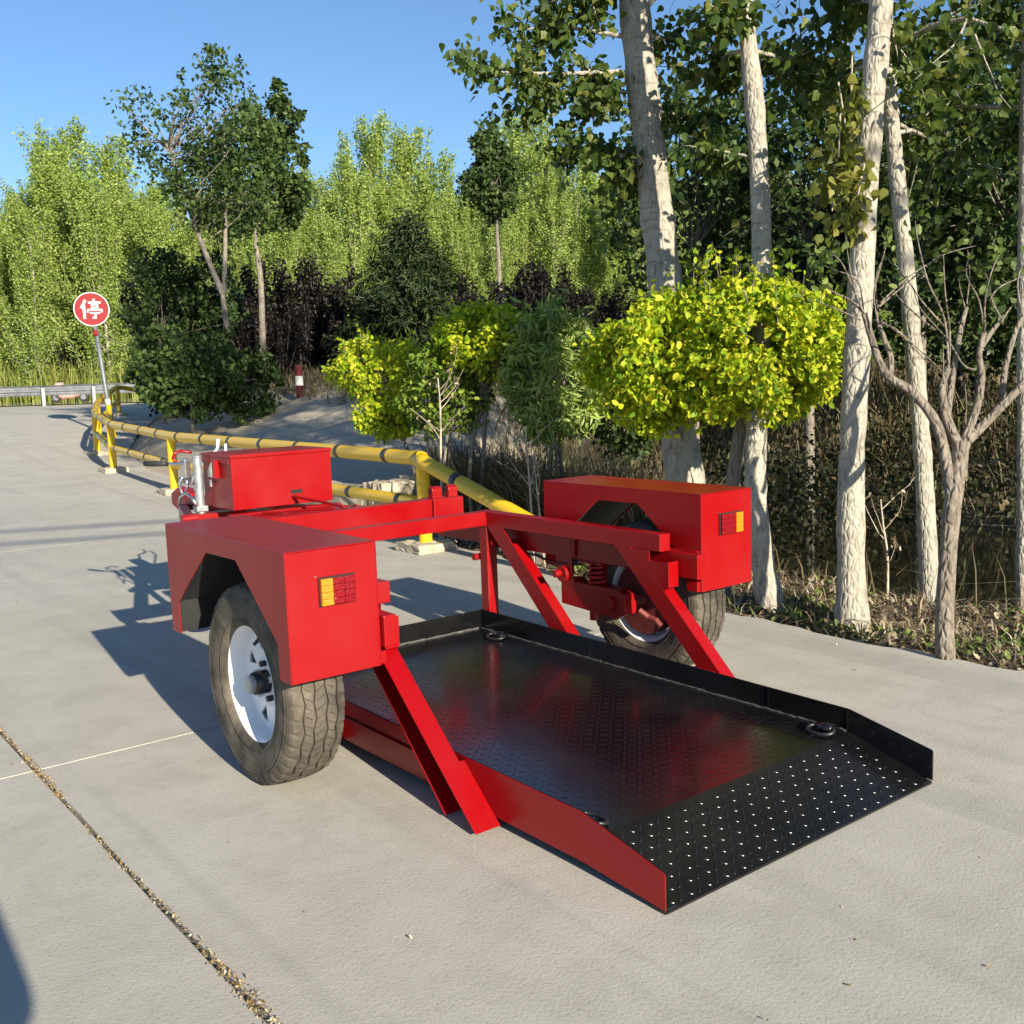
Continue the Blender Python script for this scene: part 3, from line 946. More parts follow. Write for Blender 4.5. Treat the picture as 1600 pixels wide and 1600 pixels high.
# rubble beside the road edge
ROCK = plain('rubble_stone', (.20,.175,.14), .95, 0, .4, 8, .8, 30)
rs = random.Random(21)
for k, (x, y, s) in enumerate([(2.42,4.45,.10),(2.36,4.02,.12),(2.62,4.2,.16),(2.45,3.6,.09),(2.75,4.7,.14),(2.55,5.2,.12),(2.50,5.65,.15),(2.9,5.5,.18),(3.2,5.9,.22),(2.38,3.2,.07)]):
    bm = bmesh.new(); bmesh.ops.create_icosphere(bm, subdivisions=2, radius=s)
    q = [Vector((rs.gauss(0,1), rs.gauss(0,1), rs.gauss(0,1))).normalized() for _ in range(7)]
    for v in bm.verts:
        for n_ in q:
            d = v.co.dot(n_) - s*.72
            if d > 0: v.co -= n_*d
        v.co.z *= .75
    z = float(gz(x, y))
    for v in bm.verts: v.co += Vector((x, y, z+s*.25))
    me = bpy.data.meshes.new('rock'); bm.to_mesh(me); bm.free()
    root = link('rock', me, ROCK)
    tag(root, 'grey brown rubble stone by the road edge, %s one from the railing footing' % ordinal(k+1), 'rock', 'rubble stones along the road edge')

# ------------------------------------------------------------------ stop sign
def stop_sign():
    c = Vector(A(143,483,20)); ax = (Vector(CAM)-c); ax.z = 0; ax.normalize(); base = c + Vector((0,0,1)).cross(ax)*.22 - ax*.06; base.z = float(gz(base.x, base.y))-.02
    s = empty('stop_sign', base, 'round red stop sign with white character on a leaning grey pole', 'sign')
    top = c + Vector((0,0,.25)); 
    ax = (Vector(CAM)-c); ax.z = 0; ax.normalize()            # faces the traffic coming up the road
    u = Vector((0,0,1)).cross(ax).normalized(); w = Vector((0,0,1))
    back = c - ax*.055
    MB().tube([base, base.lerp(back, .30), back+Vector((0,0,.22))], [.045,.043,.04], 14).build('pole', POLEGREY, s, 0, True)
    MB().tube([base+Vector((0,0,.02)), base.lerp(back,.27)], [.048,.046], 14).build('yellow_base', YELLOW, s, 0, True)
    MB().tube([base.lerp(back,.275), base.lerp(back,.32)], [.047,.047], 14).build('white_band', SIGNWHITE, s, 0, True)
    MB().tube([base.lerp(back,.80), base.lerp(back,.845)], [.049,.049], 14).build('red_tape', SIGNRED, s, 0, True)
    def disc(r, d0, d1, mat, name, par):
        return MB().tube([c+ax*d0, c+ax*d1], r, 48).build(name, mat, par, 0)
    pl = disc(.325, -.004, 0, SIGNWHITE, 'plate', s)
    disc(.309, 0.0005, .0025, SIGNRED, 'red_face', pl)
    # character 停, strokes as flat bars: (x0,y0)-(x1,y1), width
    st = [((-.10,.175),(-.185,.02),.046),((-.135,.08),(-.135,-.185),.046),
          ((.05,.195),(.05,.14),.046),((-.055,.125),(.175,.125),.034),
          ((-.005,.085),(.125,.085),.026),((-.005,.030),(.125,.030),.026),((.008,.085),(.008,.030),.028),((.112,.085),(.112,.030),.028),
          ((-.075,-.012),(.195,-.012),.030),((-.066,-.012),(-.070,-.065),.034),((.186,-.012),(.180,-.06),.034),
          ((-.030,-.075),(.150,-.075),.032),((.060,-.075),(.060,-.18),.040),((.060,-.175),(.005,-.160),.032)]
    for i, (a, b, wd) in enumerate(st):
        p = c + u*a[0] + w*a[1]; q = c + u*b[0] + w*b[1]; t = (q-p).normalized(); nrm = t.cross(ax).normalized()*(wd/2)
        z0, z1 = .0028+.0004*i, .0036+.0004*i
        mb = MB(); mb.v = [tuple(x) for x in (p-nrm+ax*z1, p+nrm+ax*z1, q+nrm+ax*z1, q-nrm+ax*z1, p-nrm+ax*z0, p+nrm+ax*z0, q+nrm+ax*z0, q-nrm+ax*z0)]
        mb.f = [(0,1,2,3),(7,6,5,4),(0,4,5,1),(1,5,6,2),(2,6,7,3),(3,7,4,0)]
        mb.build('character_stroke', SIGNWHITE, pl, 0)
    # guy wire
    MB().tube([base.lerp(back,.82), Vector(A(232,555,20.5))], .006, 5).build('guy_wire', GALV, s, 0)
stop_sign()

# ------------------------------------------------------------------ guard rail at the junction
def guard_rail():
    a = Vector((4.2, 39.2, 0)); b = Vector((17.5, 29.2, 0)); d = (b-a).normalized(); n = Vector((-d.y, d.x, 0))*-1
    L = (b-a).length
    g = empty('guard_rail', (a.x, a.y, float(zr(a.y))), 'long grey metal guard rail across the end of the road', 'guard rail')
    zb = .80
    prof = [(0,.78),(.03,.76),(.08,.72),(.08,.67),(.02,.63),(.02,.58),(.08,.54),(.08,.49),(.03,.45),(0,.43)]
    a2 = a - d*14
    mb = MB()
    for p in (a2, b):
        for o, z in prof: mb.v.append(tuple(p + n*(-o-.05) + Vector((0,0,zb+z))))
    k = len(prof); mb.f = [(i, i+1, k+i+1, k+i) for i in range(k-1)]
    o = mb.build('beam', RAILGREY, g, 0); so = o.modifiers.new('solid','SOLIDIFY'); so.thickness=.006
    q = -12.0
    while q < L:
        p = a + d*q
        MB().box((p.x-.06,p.y-.06,zb-.1),(p.x+.06,p.y+.06,zb+.70)).build('post', RAILGREY, g, .01)
        q += 1.75+.0
    return a, d
GR_A, GR_D = guard_rail()
# pale strip of pavement behind the guard rail
pv = MB(); a0 = GR_A - GR_D*30; b0 = GR_A + GR_D*40; nn = Vector((GR_D.y*-1, GR_D.x, 0))
for p, o in ((a0,.6),(b0,.6),(b0,3.0),(a0,3.0)):
    q = p + nn*o; pv.v.append((q.x,q.y,.96))
pv.f = [(0,1,2,3)]
tag(pv.build('path', CONC), kind='structure')

# ------------------------------------------------------------------ parked scooter behind the guard rail
def scooter():
    c = Vector(A(110,628,37.6)); c.z = .96
    sc = empty('motor_scooter', c, 'pink covered motor scooter standing behind the guard rail', 'scooter'); sc.scale = (.80,.80,.74)
    PINK = plain('pink_cloth', (.62,.34,.30), .8, 0, .2, 6, .4, 30); TEAL = plain('blue_fairing', (.12,.22,.30), .35)
    d = GR_D; n = Vector((-d.y, d.x, 0)); Z = Vector((0,0,1))
    for q in (-.62, .62):
        w = c + d*q + Z*.24
        pts = [w + d*(.19*math.cos(2*math.pi*k/24)) + Z*(.19*math.sin(2*math.pi*k/24)) for k in range(25)]
        t = MB().tube(pts, .05, 8, False).build('wheel', GRIP, sc, 0, True)
        MB().cyl(w-n*.03, w+n*.03, .13, 16).build('rim', GALV, t, 0)
    MB().tube([c-d*.62+Z*.24, c-d*.52+Z*.62, c-d*.42+Z*1.0], [.05,.09,.05], 10).build('fork', TEAL, sc, 0, True)
    MB().tube([c-d*.50+Z*.50, c-d*.30+Z*.32, c+d*.10+Z*.30, c+d*.45+Z*.48, c+d*.78+Z*.62], [.12,.14,.14,.17,.07], 12).build('body', PINK, sc, 0, True)
    MB().tube([c-d*.46+Z*.95, c-d*.42+Z*.60, c-d*.30+Z*.34, c-d*.18+Z*.22], [.20,.24,.24,.14], 12).build('apron', PINK, sc, 0, True)
    MB().tube([c+d*.0+Z*.74, c+d*.35+Z*.78, c+d*.70+Z*.76], [.10,.15,.08], 10).build('seat', GRIP, sc, 0, True)
    MB().tube([c-d*.40+Z*1.02-n*.30, c-d*.44+Z*1.0, c-d*.40+Z*1.02+n*.30], .02, 6).build('handlebar', GRIP, sc, 0, True)
scooter()

# small red and white marker post by the mound
mp = A(468,604,17.5); mz = float(gz(mp[0], mp[1]))
MARKRED = plain('shaded_dark_red', (.13,.010,.012), .7)  # red darkened, with the shade on the post put into the colour
mk = empty('marker_post', (mp[0],mp[1],mz), 'short red marker post with a white patch in the dark hedge', 'post')
MB().cyl((mp[0],mp[1],mz-.1),(mp[0],mp[1],1.62),.06,14).build('shaft', MARKRED, mk, .01)
MB().cyl((mp[0],mp[1],1.28),(mp[0],mp[1],1.44),.067,14).build('white_patch', SIGNWHITE, mk, 0)

# ------------------------------------------------------------------ trees and plants
POP_BARK = bark('poplar_bark', (.38,.35,.285), (.52,.49,.41), (.15,.13,.10), 22, 9, .5, .5)
GREY_BARK = bark('grey_bark', (.24,.21,.17), (.36,.32,.26), (.09,.075,.06), 18, 5, .6)
PALE_TWIG = bark('pale_twig', (.50,.42,.33), (.62,.54,.44), (.26,.21,.16), 20, 6, .3)
L_POP = leafmat('poplar_leaf', [(0,(.038,.072,.016)),(.45,(.072,.125,.024)),(.8,(.12,.17,.034)),(1,(.23,.24,.06))], .42)
L_FAR = leafmat('far_poplar_leaf', [(0,(.17,.26,.05)),(.5,(.30,.41,.09)),(.85,(.43,.52,.15)),(1,(.54,.58,.24))], .45, .15)
L_DARK = leafmat('dark_green_leaf', [(0,(.022,.044,.014)),(.5,(.044,.082,.022)),(1,(.10,.15,.045))], .36, .3)
L_TREE = leafmat('slender_tree_leaf', [(0,(.032,.058,.018)),(.5,(.068,.118,.032)),(1,(.14,.20,.06))], .40, .2)
L_MID = leafmat('mid_green_leaf', [(0,(.035,.065,.02)),(.5,(.065,.11,.03)),(1,(.12,.17,.05))], .35, .3)
L_GOLD = leafmat('golden_leaf', [(0,(.12,.25,.015)),(.3,(.33,.46,.02)),(.7,(.55,.60,.03)),(1,(.70,.66,.06))], .42, .25)
L_LIME = leafmat('lime_leaf', [(0,(.07,.14,.02)),(.5,(.17,.27,.035)),(1,(.38,.44,.07))], .4, .25)
L_LANCE = leafmat('lance_leaf', [(0,(.16,.25,.06)),(.5,(.32,.44,.10)),(1,(.50,.58,.20))], .35, .4)
L_PLUM = leafmat('plum_leaf', [(0,(.006,.005,.005)),(.6,(.012,.009,.008)),(1,(.026,.017,.013))], .25, .3)
L_CON = leafmat('conifer_leaf', [(0,(.014,.030,.012)),(.6,(.028,.052,.018)),(1,(.085,.10,.03))], .2, .2)
L_REED = leafmat('reed_leaf', [(0,(.13,.18,.035)),(.5,(.24,.28,.06)),(1,(.38,.38,.12))], .3, .2)
L_DRY = leafmat('dry_grass_leaf', [(0,(.09,.07,.04)),(.5,(.20,.155,.09)),(.85,(.33,.27,.17)),(1,(.10,.14,.04))], .25, .1)
L_LITTER = leafmat('litter_leaf', [(0,(.08,.055,.03)),(.4,(.20,.15,.09)),(.8,(.40,.33,.22)),(1,(.55,.47,.34))], .05, .1)
L_WEED = leafmat('weed_leaf', [(0,(.06,.10,.02)),(.6,(.13,.19,.04)),(1,(.25,.30,.08))], .3, .3)

def smooth_path(pts, n=6):
    pts = [Vector(p) for p in pts]; out = []
    for i in range(len(pts)-1):
        p0 = pts[max(i-1,0)]; p1 = pts[i]; p2 = pts[i+1]; p3 = pts[min(i+2,len(pts)-1)]
        for k in range(n):
            t = k/n
            out.append(.5*((2*p1)+(p2-p0)*t+(2*p0-5*p1+4*p2-p3)*t*t+(3*p1-p0-3*p2+p3)*t**3))
    out.append(pts[-1]); return out

def branch(rr, p, d, L, r, nseg=6, jit=.18, lift=.05):
    pts = [Vector(p)]; d = Vector(d).normalized()
    for i in range(nseg):
        d = (d + Vector((rr.gauss(0,jit), rr.gauss(0,jit), rr.gauss(0,jit)+lift))).normalized()
        pts.append(pts[-1] + d*(L/nseg))
    rad = [max(.0012, r*(1-.85*i/nseg)) for i in range(nseg+1)]
    return pts, rad

def spray(rr, mb, p, d, L, r, leaves, n, sub=5, droop=-.02, jit=.15, spread=.06, sublen=.45):
    """one limb with side twigs, collecting leaf positions"""
    pts, rad = branch(rr, p, d, L, r, 7, jit, droop)
    mb.tube(pts, rad, 6)
    lines = [pts[2:]]
    for k in range(sub):
        i = rr.randrange(2, len(pts)-1)
        base = pts[i]; t = (pts[i+1]-pts[i]).normalized()
        side = Vector((rr.gauss(0,1), rr.gauss(0,1), rr.gauss(0,.7))); side = (side - t*side.dot(t)).normalized()
        q, qr = branch(rr, base, t*.6+side*.8, L*sublen*(.5+.7*rr.random()), rad[i]*.6, 5, jit, droop)
        mb.tube(q, qr, 5, False); lines.append(q)
    tot = sum(len(l) for l in lines)
    for l in lines:
        c = int(n*len(l)/tot)
        for _ in range(c):
            u = rr.random()*(len(l)-1.001); i = int(u)
            x = l[i].lerp(l[i+1], u-i)
            leaves.append((x.x+rr.gauss(0,spread), x.y+rr.gauss(0,spread), x.z+rr.gauss(0,spread)))

def finish_tree(name, base, label, cat, group, wood, leaves, size, shape, lmat, bmat, droop=.5, upn=.5, crown='crown', trunk_smooth=True):
    o = empty(name, base, label, cat, group)
    wood.build('trunk', bmat, o, 0, trunk_smooth, fix=False)
    if len(leaves):
        P0 = np.array(leaves)
        link(crown, leaf_mesh(name+'_crown', P0, np.full(len(P0), size), shape, droop, upn), lmat, o)
    return o

def trunk_radii(n, r0, r1, flare=.45):
    out = []
    for i in range(n):
        u = i/(n-1)
        out.append((r0*(1-u)+r1*u)*(1+flare*math.exp(-u*22)))
    return out

def poplar(seed, pix, d, r0, r1, label, ztop, nb, nleaf, explicit=(), zlow=2.5, group='poplars by the ditch', reach=(.9,1.9), leaf=.060, shoots=None):
    rr = random.Random(seed)
    pts = [Vector(A(x, y, d)) for x, y in pix]
    pts[0].z = float(gz(pts[0].x, pts[0].y)) - .06
    if ztop > pts[-1].z:
        dd = (pts[-1]-pts[-2]).normalized(); dd.z = max(dd.z, .9)
        pts.append(pts[-1] + dd*((ztop-pts[-1].z)/dd.z))
    path = smooth_path(pts, 8)
    n = len(path); H = path[-1].z
    rad = [max(.012, (r0 + (r1-r0)*min(1, max(0,(p.z-.3)/3.0)))*(1 if p.z < 3.3 else max(.12, 1-(p.z-3.3)/(H-3.3+.01)*.9))*(1+.55*math.exp(-max(0,p.z-path[0].z)/.16))) for p in path]
    rad = [q*(1+.05*rr.gauss(0,1)) for q in rad]
    wood = MB(); wood.tube(path, rad, 18)
    leaves = []
    for (tx, ty, td, r, nl) in explicit:
        tgt = Vector(A(tx, ty, td))
        st = min(path, key=lambda p: abs(p.z-(tgt.z-.15)))
        spray(rr, wood, st, tgt-st, (tgt-st).length*1.05, r, leaves, nl, 7, -.03, .08, .055, .35)
    for k in range(nb):
        z = zlow + (H-zlow)*((k+rr.random())/nb)
        st = min(path, key=lambda p: abs(p.z-z)); az = rr.random()*2*math.pi
        L = (reach[0]+(reach[1]-reach[0])*rr.random())*(1-.5*(z-zlow)/(H-zlow))
        spray(rr, wood, st, (math.cos(az), math.sin(az), .35+.4*rr.random()), L, .018, leaves, nleaf//nb, 6, -.015, .14, .075, .5)
    o = finish_tree('poplar_tree', pts[0], label, 'tree', group, wood, leaves, leaf, 'heart', L_POP, POP_BARK, .9, .25)
    if shoots:
        lv = []; w2 = MB()
        for (x, y, k, s) in shoots:
            c = Vector(A(x, y, d-.08))
            w2.tube([c, c+Vector((rr.gauss(0,.02),rr.gauss(0,.02),.22))], .004, 5)
            for _ in range(k): lv.append((c.x+rr.gauss(0,s), c.y+rr.gauss(0,s), c.z+rr.gauss(0,s*1.5)))
        P0 = np.array(lv)
        t = w2.build('shoot_stem', PALE_TWIG, o, 0)
        link('shoot_leaves', leaf_mesh('shoots', P0, np.full(len(P0), .06), 'heart', .8, .3), L_WEEDP, o)
    return o
L_WEEDP = leafmat('young_poplar_leaf', [(0,(.10,.12,.02)),(.6,(.18,.20,.035)),(1,(.30,.28,.07))], .4, .3)

poplar(31, [(1103,905),(1066,720),(1052,600),(1040,450),(1014,230),(990,0),(965,-280)], 6.6, .118, .098,
       'thick leaning poplar whose pale trunk rises behind the mudguard box and golden globe', 9.5, 24, 3400,
       [(740,60,6.3,.020,420),(800,25,6.5,.018,420),(850,-40,6.4,.018,360),(835,150,6.6,.016,420),(900,120,6.5,.015,300),(930,250,6.6,.014,330),(885,200,6.4,.014,260),(1110,60,7.0,.016,260),(1090,170,7.1,.016,260)], 3.3)
poplar(32, [(1207,948),(1182,800),(1183,640),(1190,400),(1182,200),(1163,0),(1145,-280)], 5.64, .060, .048,
       'slim poplar with pale trunk standing just behind the right mudguard box', 8.2, 26, 4000,
       [(1075,216,5.7,.012,150),(1290,60,5.9,.014,300),(1100,90,6.2,.014,300),(1120,0,5.4,.012,240)], 3.3)
poplar(33, [(1332,978),(1330,760),(1343,480),(1360,200),(1377,0),(1395,-280)], 5.2, .070, .055,
       'straight bright white poplar trunk with ivy like shoots right of the golden globe', 8.8, 30, 5200,
       [(1270,120,5.8,.014,280),(1440,60,6.0,.014,280),(1300,-10,5.6,.014,300)], 3.3,
       shoots=[(1322,200,50,.045),(1310,250,70,.06),(1305,290,60,.06),(1330,270,50,.05),(1330,160,40,.035),(1335,330,40,.045),(1300,330,30,.05)])
poplar(34, [(1456,932),(1447,800),(1437,650),(1419,450),(1404,300),(1390,150),(1378,-40)], 5.74, .050, .042,
       'shaded grey poplar trunk standing nearest the dark water', 8.0, 28, 5200,
       [(1500,120,6.4,.014,320),(1560,60,6.6,.014,320),(1480,220,6.9,.014,280),(1540,250,7.2,.014,300)], 2.7)
poplar(35, [(1604,945),(1600,700),(1601,400),(1606,100),(1612,-100)], 6.1, .040, .038,
       'thin poplar trunk cut by the right edge of the picture', 8.0, 28, 5200,
       [(1560,180,6.6,.014,300),(1540,20,6.8,.014,300)], 2.5)
# the row goes on behind the camera and throws its shade over the bank
for k, (x, y) in enumerate([(4.5,-1.8),(4.9,-3.6),(5.6,-5.0),(5.2,-8.0)]):
    rr = random.Random(60+k); z0 = float(gz(x,y))
    pts = smooth_path([(x,y,z0-.05),(x+.05,y,2),(x-.05,y+.1,5),(x,y+.1,9)], 6)
    w = MB(); w.tube(pts, trunk_radii(len(pts), .075, .015), 12); lv = []
    for b in range(26):
        z = 2.3+6.2*(b+rr.random())/26; st = min(pts, key=lambda p: abs(p.z-z)); az = rr.random()*6.283
        spray(rr, w, st, (math.cos(az)*.9, math.sin(az), .4), 1.3+.6*rr.random(), .016, lv, 130, 5, -.01, .14, .08)
    finish_tree('poplar_tree', Vector((x,y,z0)), ['poplar of the same row standing just behind the viewer','second poplar of the row behind the viewer','poplar nearest the ditch behind the viewer','farthest poplar of the row behind the viewer'][k], 'tree', 'poplars by the ditch', w, lv, .075, 'heart', L_POP, POP_BARK, .9, .25)

# ---- pollarded tree with bare whips
def pollard():
    rr = random.Random(8); D = 4.51
    a = lambda x, y, d=D: Vector(A(x, y, d))
    w = MB()
    base = a(1478,1028); base.z = -.04
    tr = smooth_path([base, a(1476,960), a(1482,860), a(1487,800), a(1497,735), a(1502,690)], 5)
    w.tube(tr, [.046 if i == 0 else .039-.004*i/len(tr)+.0015*rr.gauss(0,1) for i in range(len(tr))], 14)
    limbs = [([a(1488,790), a(1478,720), a(1462,660), a(1425,612), a(1390,590), a(1372,560), a(1358,515), a(1350,490)], .026,.012),
             ([a(1390,592), a(1392,560), a(1382,530), a(1372,505)], .014,.009),
             ([a(1500,700), a(1480,655), a(1472,610), a(1482,575)], .024,.013),
             ([a(1480,650,4.55), a(1487,600,4.6), a(1500,520,4.65), a(1510,480,4.7)], .016,.010),
             ([a(1502,700), a(1525,640), a(1534,590), a(1530,555), a(1538,520)], .020,.011),
             ([a(1510,690), a(1545,655), a(1580,620), a(1612,585)], .024,.015),
             ([a(1566,630,4.6), a(1570,580,4.65), a(1586,520,4.7), a(1598,495,4.7)], .014,.010),
             ([a(1530,548), a(1545,525), a(1556,510), a(1566,500)], .012,.008)]
    tips = []
    for p, r0, r1 in limbs:
        q = smooth_path(p, 5)
        w.tube(q, [r0+(r1-r0)*i/(len(q)-1) for i in range(len(q))], 10)
        tips.append(q[-1])
    lv = []
    def whip(pix, r=.0055, leaves=0, d=None):
        dd = d if d else D+rr.gauss(0,.08)
        q = smooth_path([a(x, y, dd+.04*i*rr.gauss(0,1)) for i, (x, y) in enumerate(pix)], 4)
        w.tube(q, [r*(1-.7*i/(len(q)-1)) for i in range(len(q))], 6)
        for _ in range(leaves):
            x = q[-1].lerp(q[-2], 3*rr.random()); lv.append((x.x+rr.gauss(0,.02), x.y+rr.gauss(0,.02), x.z+rr.gauss(0,.02)))
    whip([(1352,492),(1330,470),(1300,455),(1280,440)], .006, 6); whip([(1350,490),(1335,450),(1325,400),(1321,365)], .005, 3)
    whip([(1372,505),(1368,440),(1380,400),(1388,360)], .005, 3); whip([(1372,505),(1365,460),(1375,420),(1386,380)], .005, 4)
    whip([(1370,480),(1410,440),(1460,405),(1505,372)], .005, 10); whip([(1370,482),(1420,440),(1470,400),(1525,384)], .005, 2)
    whip([(1375,505),(1400,515),(1440,550),(1480,588)], .0055, 0); whip([(1365,500),(1390,510),(1430,545),(1468,592)], .005, 0)
    whip([(1460,515),(1430,490),(1400,460),(1385,430)], .005, 1); whip([(1482,575),(1476,500),(1450,440),(1435,380),(1430,345)], .006, 5)
    whip([(1482,575),(1484,520),(1477,460),(1474,400)], .006, 2); whip([(1525,578),(1505,570),(1480,530),(1440,485),(1428,455)], .006, 0)
    whip([(1475,510),(1440,470),(1420,440),(1396,410)], .005, 2); whip([(1508,482),(1500,450),(1498,430)], .004, 2)
    whip([(1510,480),(1515,430),(1512,390)], .004, 2); whip([(1538,520),(1530,470),(1510,430),(1515,395)], .005, 3)
    whip([(1538,520),(1540,460),(1555,410),(1570,388)], .005, 16); whip([(1566,500),(1580,480),(1600,465),(1625,450)], .005, 1)
    whip([(1566,500),(1550,470),(1545,440),(1530,410)], .0045, 14); whip([(1598,495),(1590,440),(1605,400)], .005, 5)
    whip([(1545,470),(1560,450),(1590,435),(1620,420)], .0045, 0); whip([(1350,490),(1320,420),(1305,400),(1290,390)], .005, 22)
    whip([(1350,490),(1340,440),(1300,420),(1270,410)], .004, 20); whip([(1345,500),(1300,480),(1270,470)], .004, 8)
    whip([(1505,690),(1510,640),(1508,600)], .004, 0); whip([(1474,600),(1474,560),(1473,540)], .004, 0)
    finish_tree('pollarded_tree', base, 'small pollarded tree with bare pale whips at the pavement edge', 'tree', None, w, lv, .048, 'oval', L_WEED, PALE_BARK, .3, .6)
PALE_BARK = bark('pollard_bark', (.23,.195,.155), (.34,.30,.245), (.10,.085,.068), 18, 9, .8)
pollard()

# ---- golden globe on a stem
def in_ellipsoid(r, n, shell=.0):
    d = unit(r.normal(size=(n,3))); u = r.random(n)**(1/3)
    u = shell + (1-shell)*u
    return d*u[:,None]

def golden(name, base, c, rad, n, label, cat, seed, size=.046, shell=.45, stems=((0,0),), r0=.03, group=None, mat=None, shape='oval', top_shoots=24, bm=None, two=None):
    r = np.random.default_rng(seed); rr = random.Random(seed)
    c = np.array(c); rad = np.array(rad)
    # lumpy outline: a set of lobes over the ellipsoid
    k = 150
    L = in_ellipsoid(r, k, .30)*rad*.86 + c
    if two is not None:
        h = int(k*.34); L[:h] = in_ellipsoid(r, h, .30)*np.array(two[1])*.86 + np.array(two[0])
    lr = (.14+.16*r.random(k))*rad.mean()
    idx = r.integers(0, k, n)
    d = unit(r.normal(size=(n,3))); u = (r.random(n)**(1/2.2))
    Pn = L[idx] + d*(u*lr[idx])[:,None]*np.array([1,1,.85])
    o = empty(name, base, label, cat, group)
    w = MB()
    for (dx, dy) in stems:
        p = smooth_path([Vector(base)+Vector((0,0,-.05)), Vector(base).lerp(Vector(c),.35)+Vector((dx*1.5+rr.gauss(0,.02),dy*1.5,0)), Vector(c)-Vector((0,0,rad[2]*.5))], 6)
        w.tube(p, [r0*(1-.35*i/len(p)) for i in range(len(p))], 10)
        for b in range(16):
            tgt = Vector(L[rr.randrange(k)]); st = p[-1-rr.randrange(3)]
            q = smooth_path([st, st.lerp(tgt,.5)+Vector((rr.gauss(0,.03),rr.gauss(0,.03),rr.gauss(0,.03))), tgt], 4)
            w.tube(q, [r0*.42*(1-.8*i/len(q)) for i in range(len(q))], 5, False)
    # upright leafy shoots on top
    extra = []
    for s in range(top_shoots):
        az = rr.random()*6.283; q = rr.random()**.5
        b = c + np.array([math.cos(az)*rad[0]*q*.9, math.sin(az)*rad[1]*q*.9, rad[2]*math.sqrt(max(0,1-q*q))*.85])
        h = .10+.14*rr.random(); t = b + np.array([rr.gauss(0,.03), rr.gauss(0,.03), h])
        w.tube([tuple(b), tuple(t)], [.003,.0015], 4, False)
        for j in range(9):
            x = b+(t-b)*(j/8); extra.append(x + r.normal(size=3)*.014)
    Pn = np.concatenate([Pn, np.array(extra)]) if extra else Pn
    w.build('trunk', bm or GREY_BARK, o, 0, True, fix=False)
    out = unit((Pn-c)/rad)*.55
    me = leaf_mesh(name+'_crown', Pn, np.full(len(Pn), size), shape, .35, .35, out, r)
    link('crown', me, mat or L_GOLD, o)
    return o
gb = A(1128,905,5.95); gb[2] = float(gz(gb[0],gb[1]))
golden('golden_globe_tree', gb, A(1165,545,5.75), (.64,.62,.45), 31000, 'large golden leaved globe tree on a short stem behind the right mudguard', 'tree', 41, .044, stems=((0,0),), r0=.05, top_shoots=40, two=(A(1030,570,5.75),(.44,.5,.40)))
b1 = A(660,775,9.4); b1[2] = float(gz(b1[0],b1[1]))
golden('golden_shrub', b1, A(590,578,9.5), (.50,.58,.32), 5600, 'flat topped golden shrub at the left over the cement wall', 'shrub', 42, .050, stems=((0,0),), r0=.022, group='golden shrubs behind the railing', top_shoots=14, two=(A(605,650,9.4),(.30,.30,.20)))
b2 = A(742,770,8.6); b2[2] = float(gz(b2[0],b2[1]))
golden('golden_shrub', b2, A(760,535,8.7), (.50,.55,.34), 6500, 'taller golden shrub beside the long leaved green shrub', 'shrub', 43, .050, stems=((0,0),(-.05,.03)), r0=.022, group='golden shrubs behind the railing', top_shoots=12)
b3 = A(690,790,8.9); b3[2] = float(gz(b3[0],b3[1]))
golden('leafy_shrub', b3, A(700,610,8.8), (.44,.40,.46), 4200, 'loose green shrub filling the gap between the two golden shrubs', 'shrub', 44, .050, stems=((0,0),(.05,.03)), r0=.016, mat=L_LIME, top_shoots=4)
b4 = A(870,790,8.3); b4[2] = float(gz(b4[0],b4[1]))
golden('long_leaved_shrub', b4, A(868,590,8.3), (.42,.45,.60), 5200, 'green shrub with long narrow leaves left of the golden globe', 'shrub', 45, .105, stems=((0,0),(.05,.03),(-.06,.02)), r0=.018, mat=L_LANCE, shape='lance', top_shoots=16)
b5 = A(985,800,8.6); b5[2] = float(gz(b5[0],b5[1]))
golden('dark_shrub', b5, A(975,650,8.6), (.34,.40,.40), 2200, 'shaded dark green shrub under the left side of the golden globe', 'shrub', 46, .055, stems=((0,0),(.05,.03)), r0=.016, mat=L_MID, top_shoots=3)

# bare pale saplings behind the railing
def sapling(pix, d, label, seed, r=.012, nb=9):
    rr = random.Random(seed)
    p = [Vector(A(x,y,d)) for x, y in pix]; p[0].z = float(gz(p[0].x,p[0].y))-.03
    q = smooth_path(p, 6); w = MB(); w.tube(q, [r*(1-.7*i/len(q)) for i in range(len(q))], 8)
    lv = []
    for k in range(nb):
        i = rr.randrange(len(q)//3, len(q)-2); az = rr.random()*6.283
        b, br = branch(rr, q[i], (math.cos(az), math.sin(az), .8), .18+.28*rr.random(), r*.4, 6, .12, .08)
        w.tube(b, br, 5, False)
        for _ in range(7):
            x = b[-1].lerp(b[2], rr.random()); lv.append((x.x+rr.gauss(0,.02), x.y+rr.gauss(0,.02), x.z+rr.gauss(0,.02)))
    finish_tree('bare_sapling', p[0], label, 'sapling', 'bare saplings on the bank', w, lv, .03, 'oval', L_LITTER, PALE_TWIG)
sapling([(690,800),(689,720),(688,640),(684,590)], 8.3, 'bare pale sapling standing behind the bend of the yellow railing', 1)
sapling([(834,830),(828,760),(823,700),(821,670)], 7.2, 'bare pale sapling left of the right mudguard box', 2, .010, 6)
sapling([(850,830),(840,770),(832,710)], 7.1, 'thin bare shoot beside the right mudguard box', 3, .007, 5)
sapling([(1386,945),(1387,880),(1380,820),(1376,780)], 6.4, 'broken pale sapling in front of the dark water', 4, .010, 5)
sapling([(645,790),(668,720),(660,650),(640,600)], 9.2, 'crooked grey sapling under the flat golden shrub', 5, .020, 8)

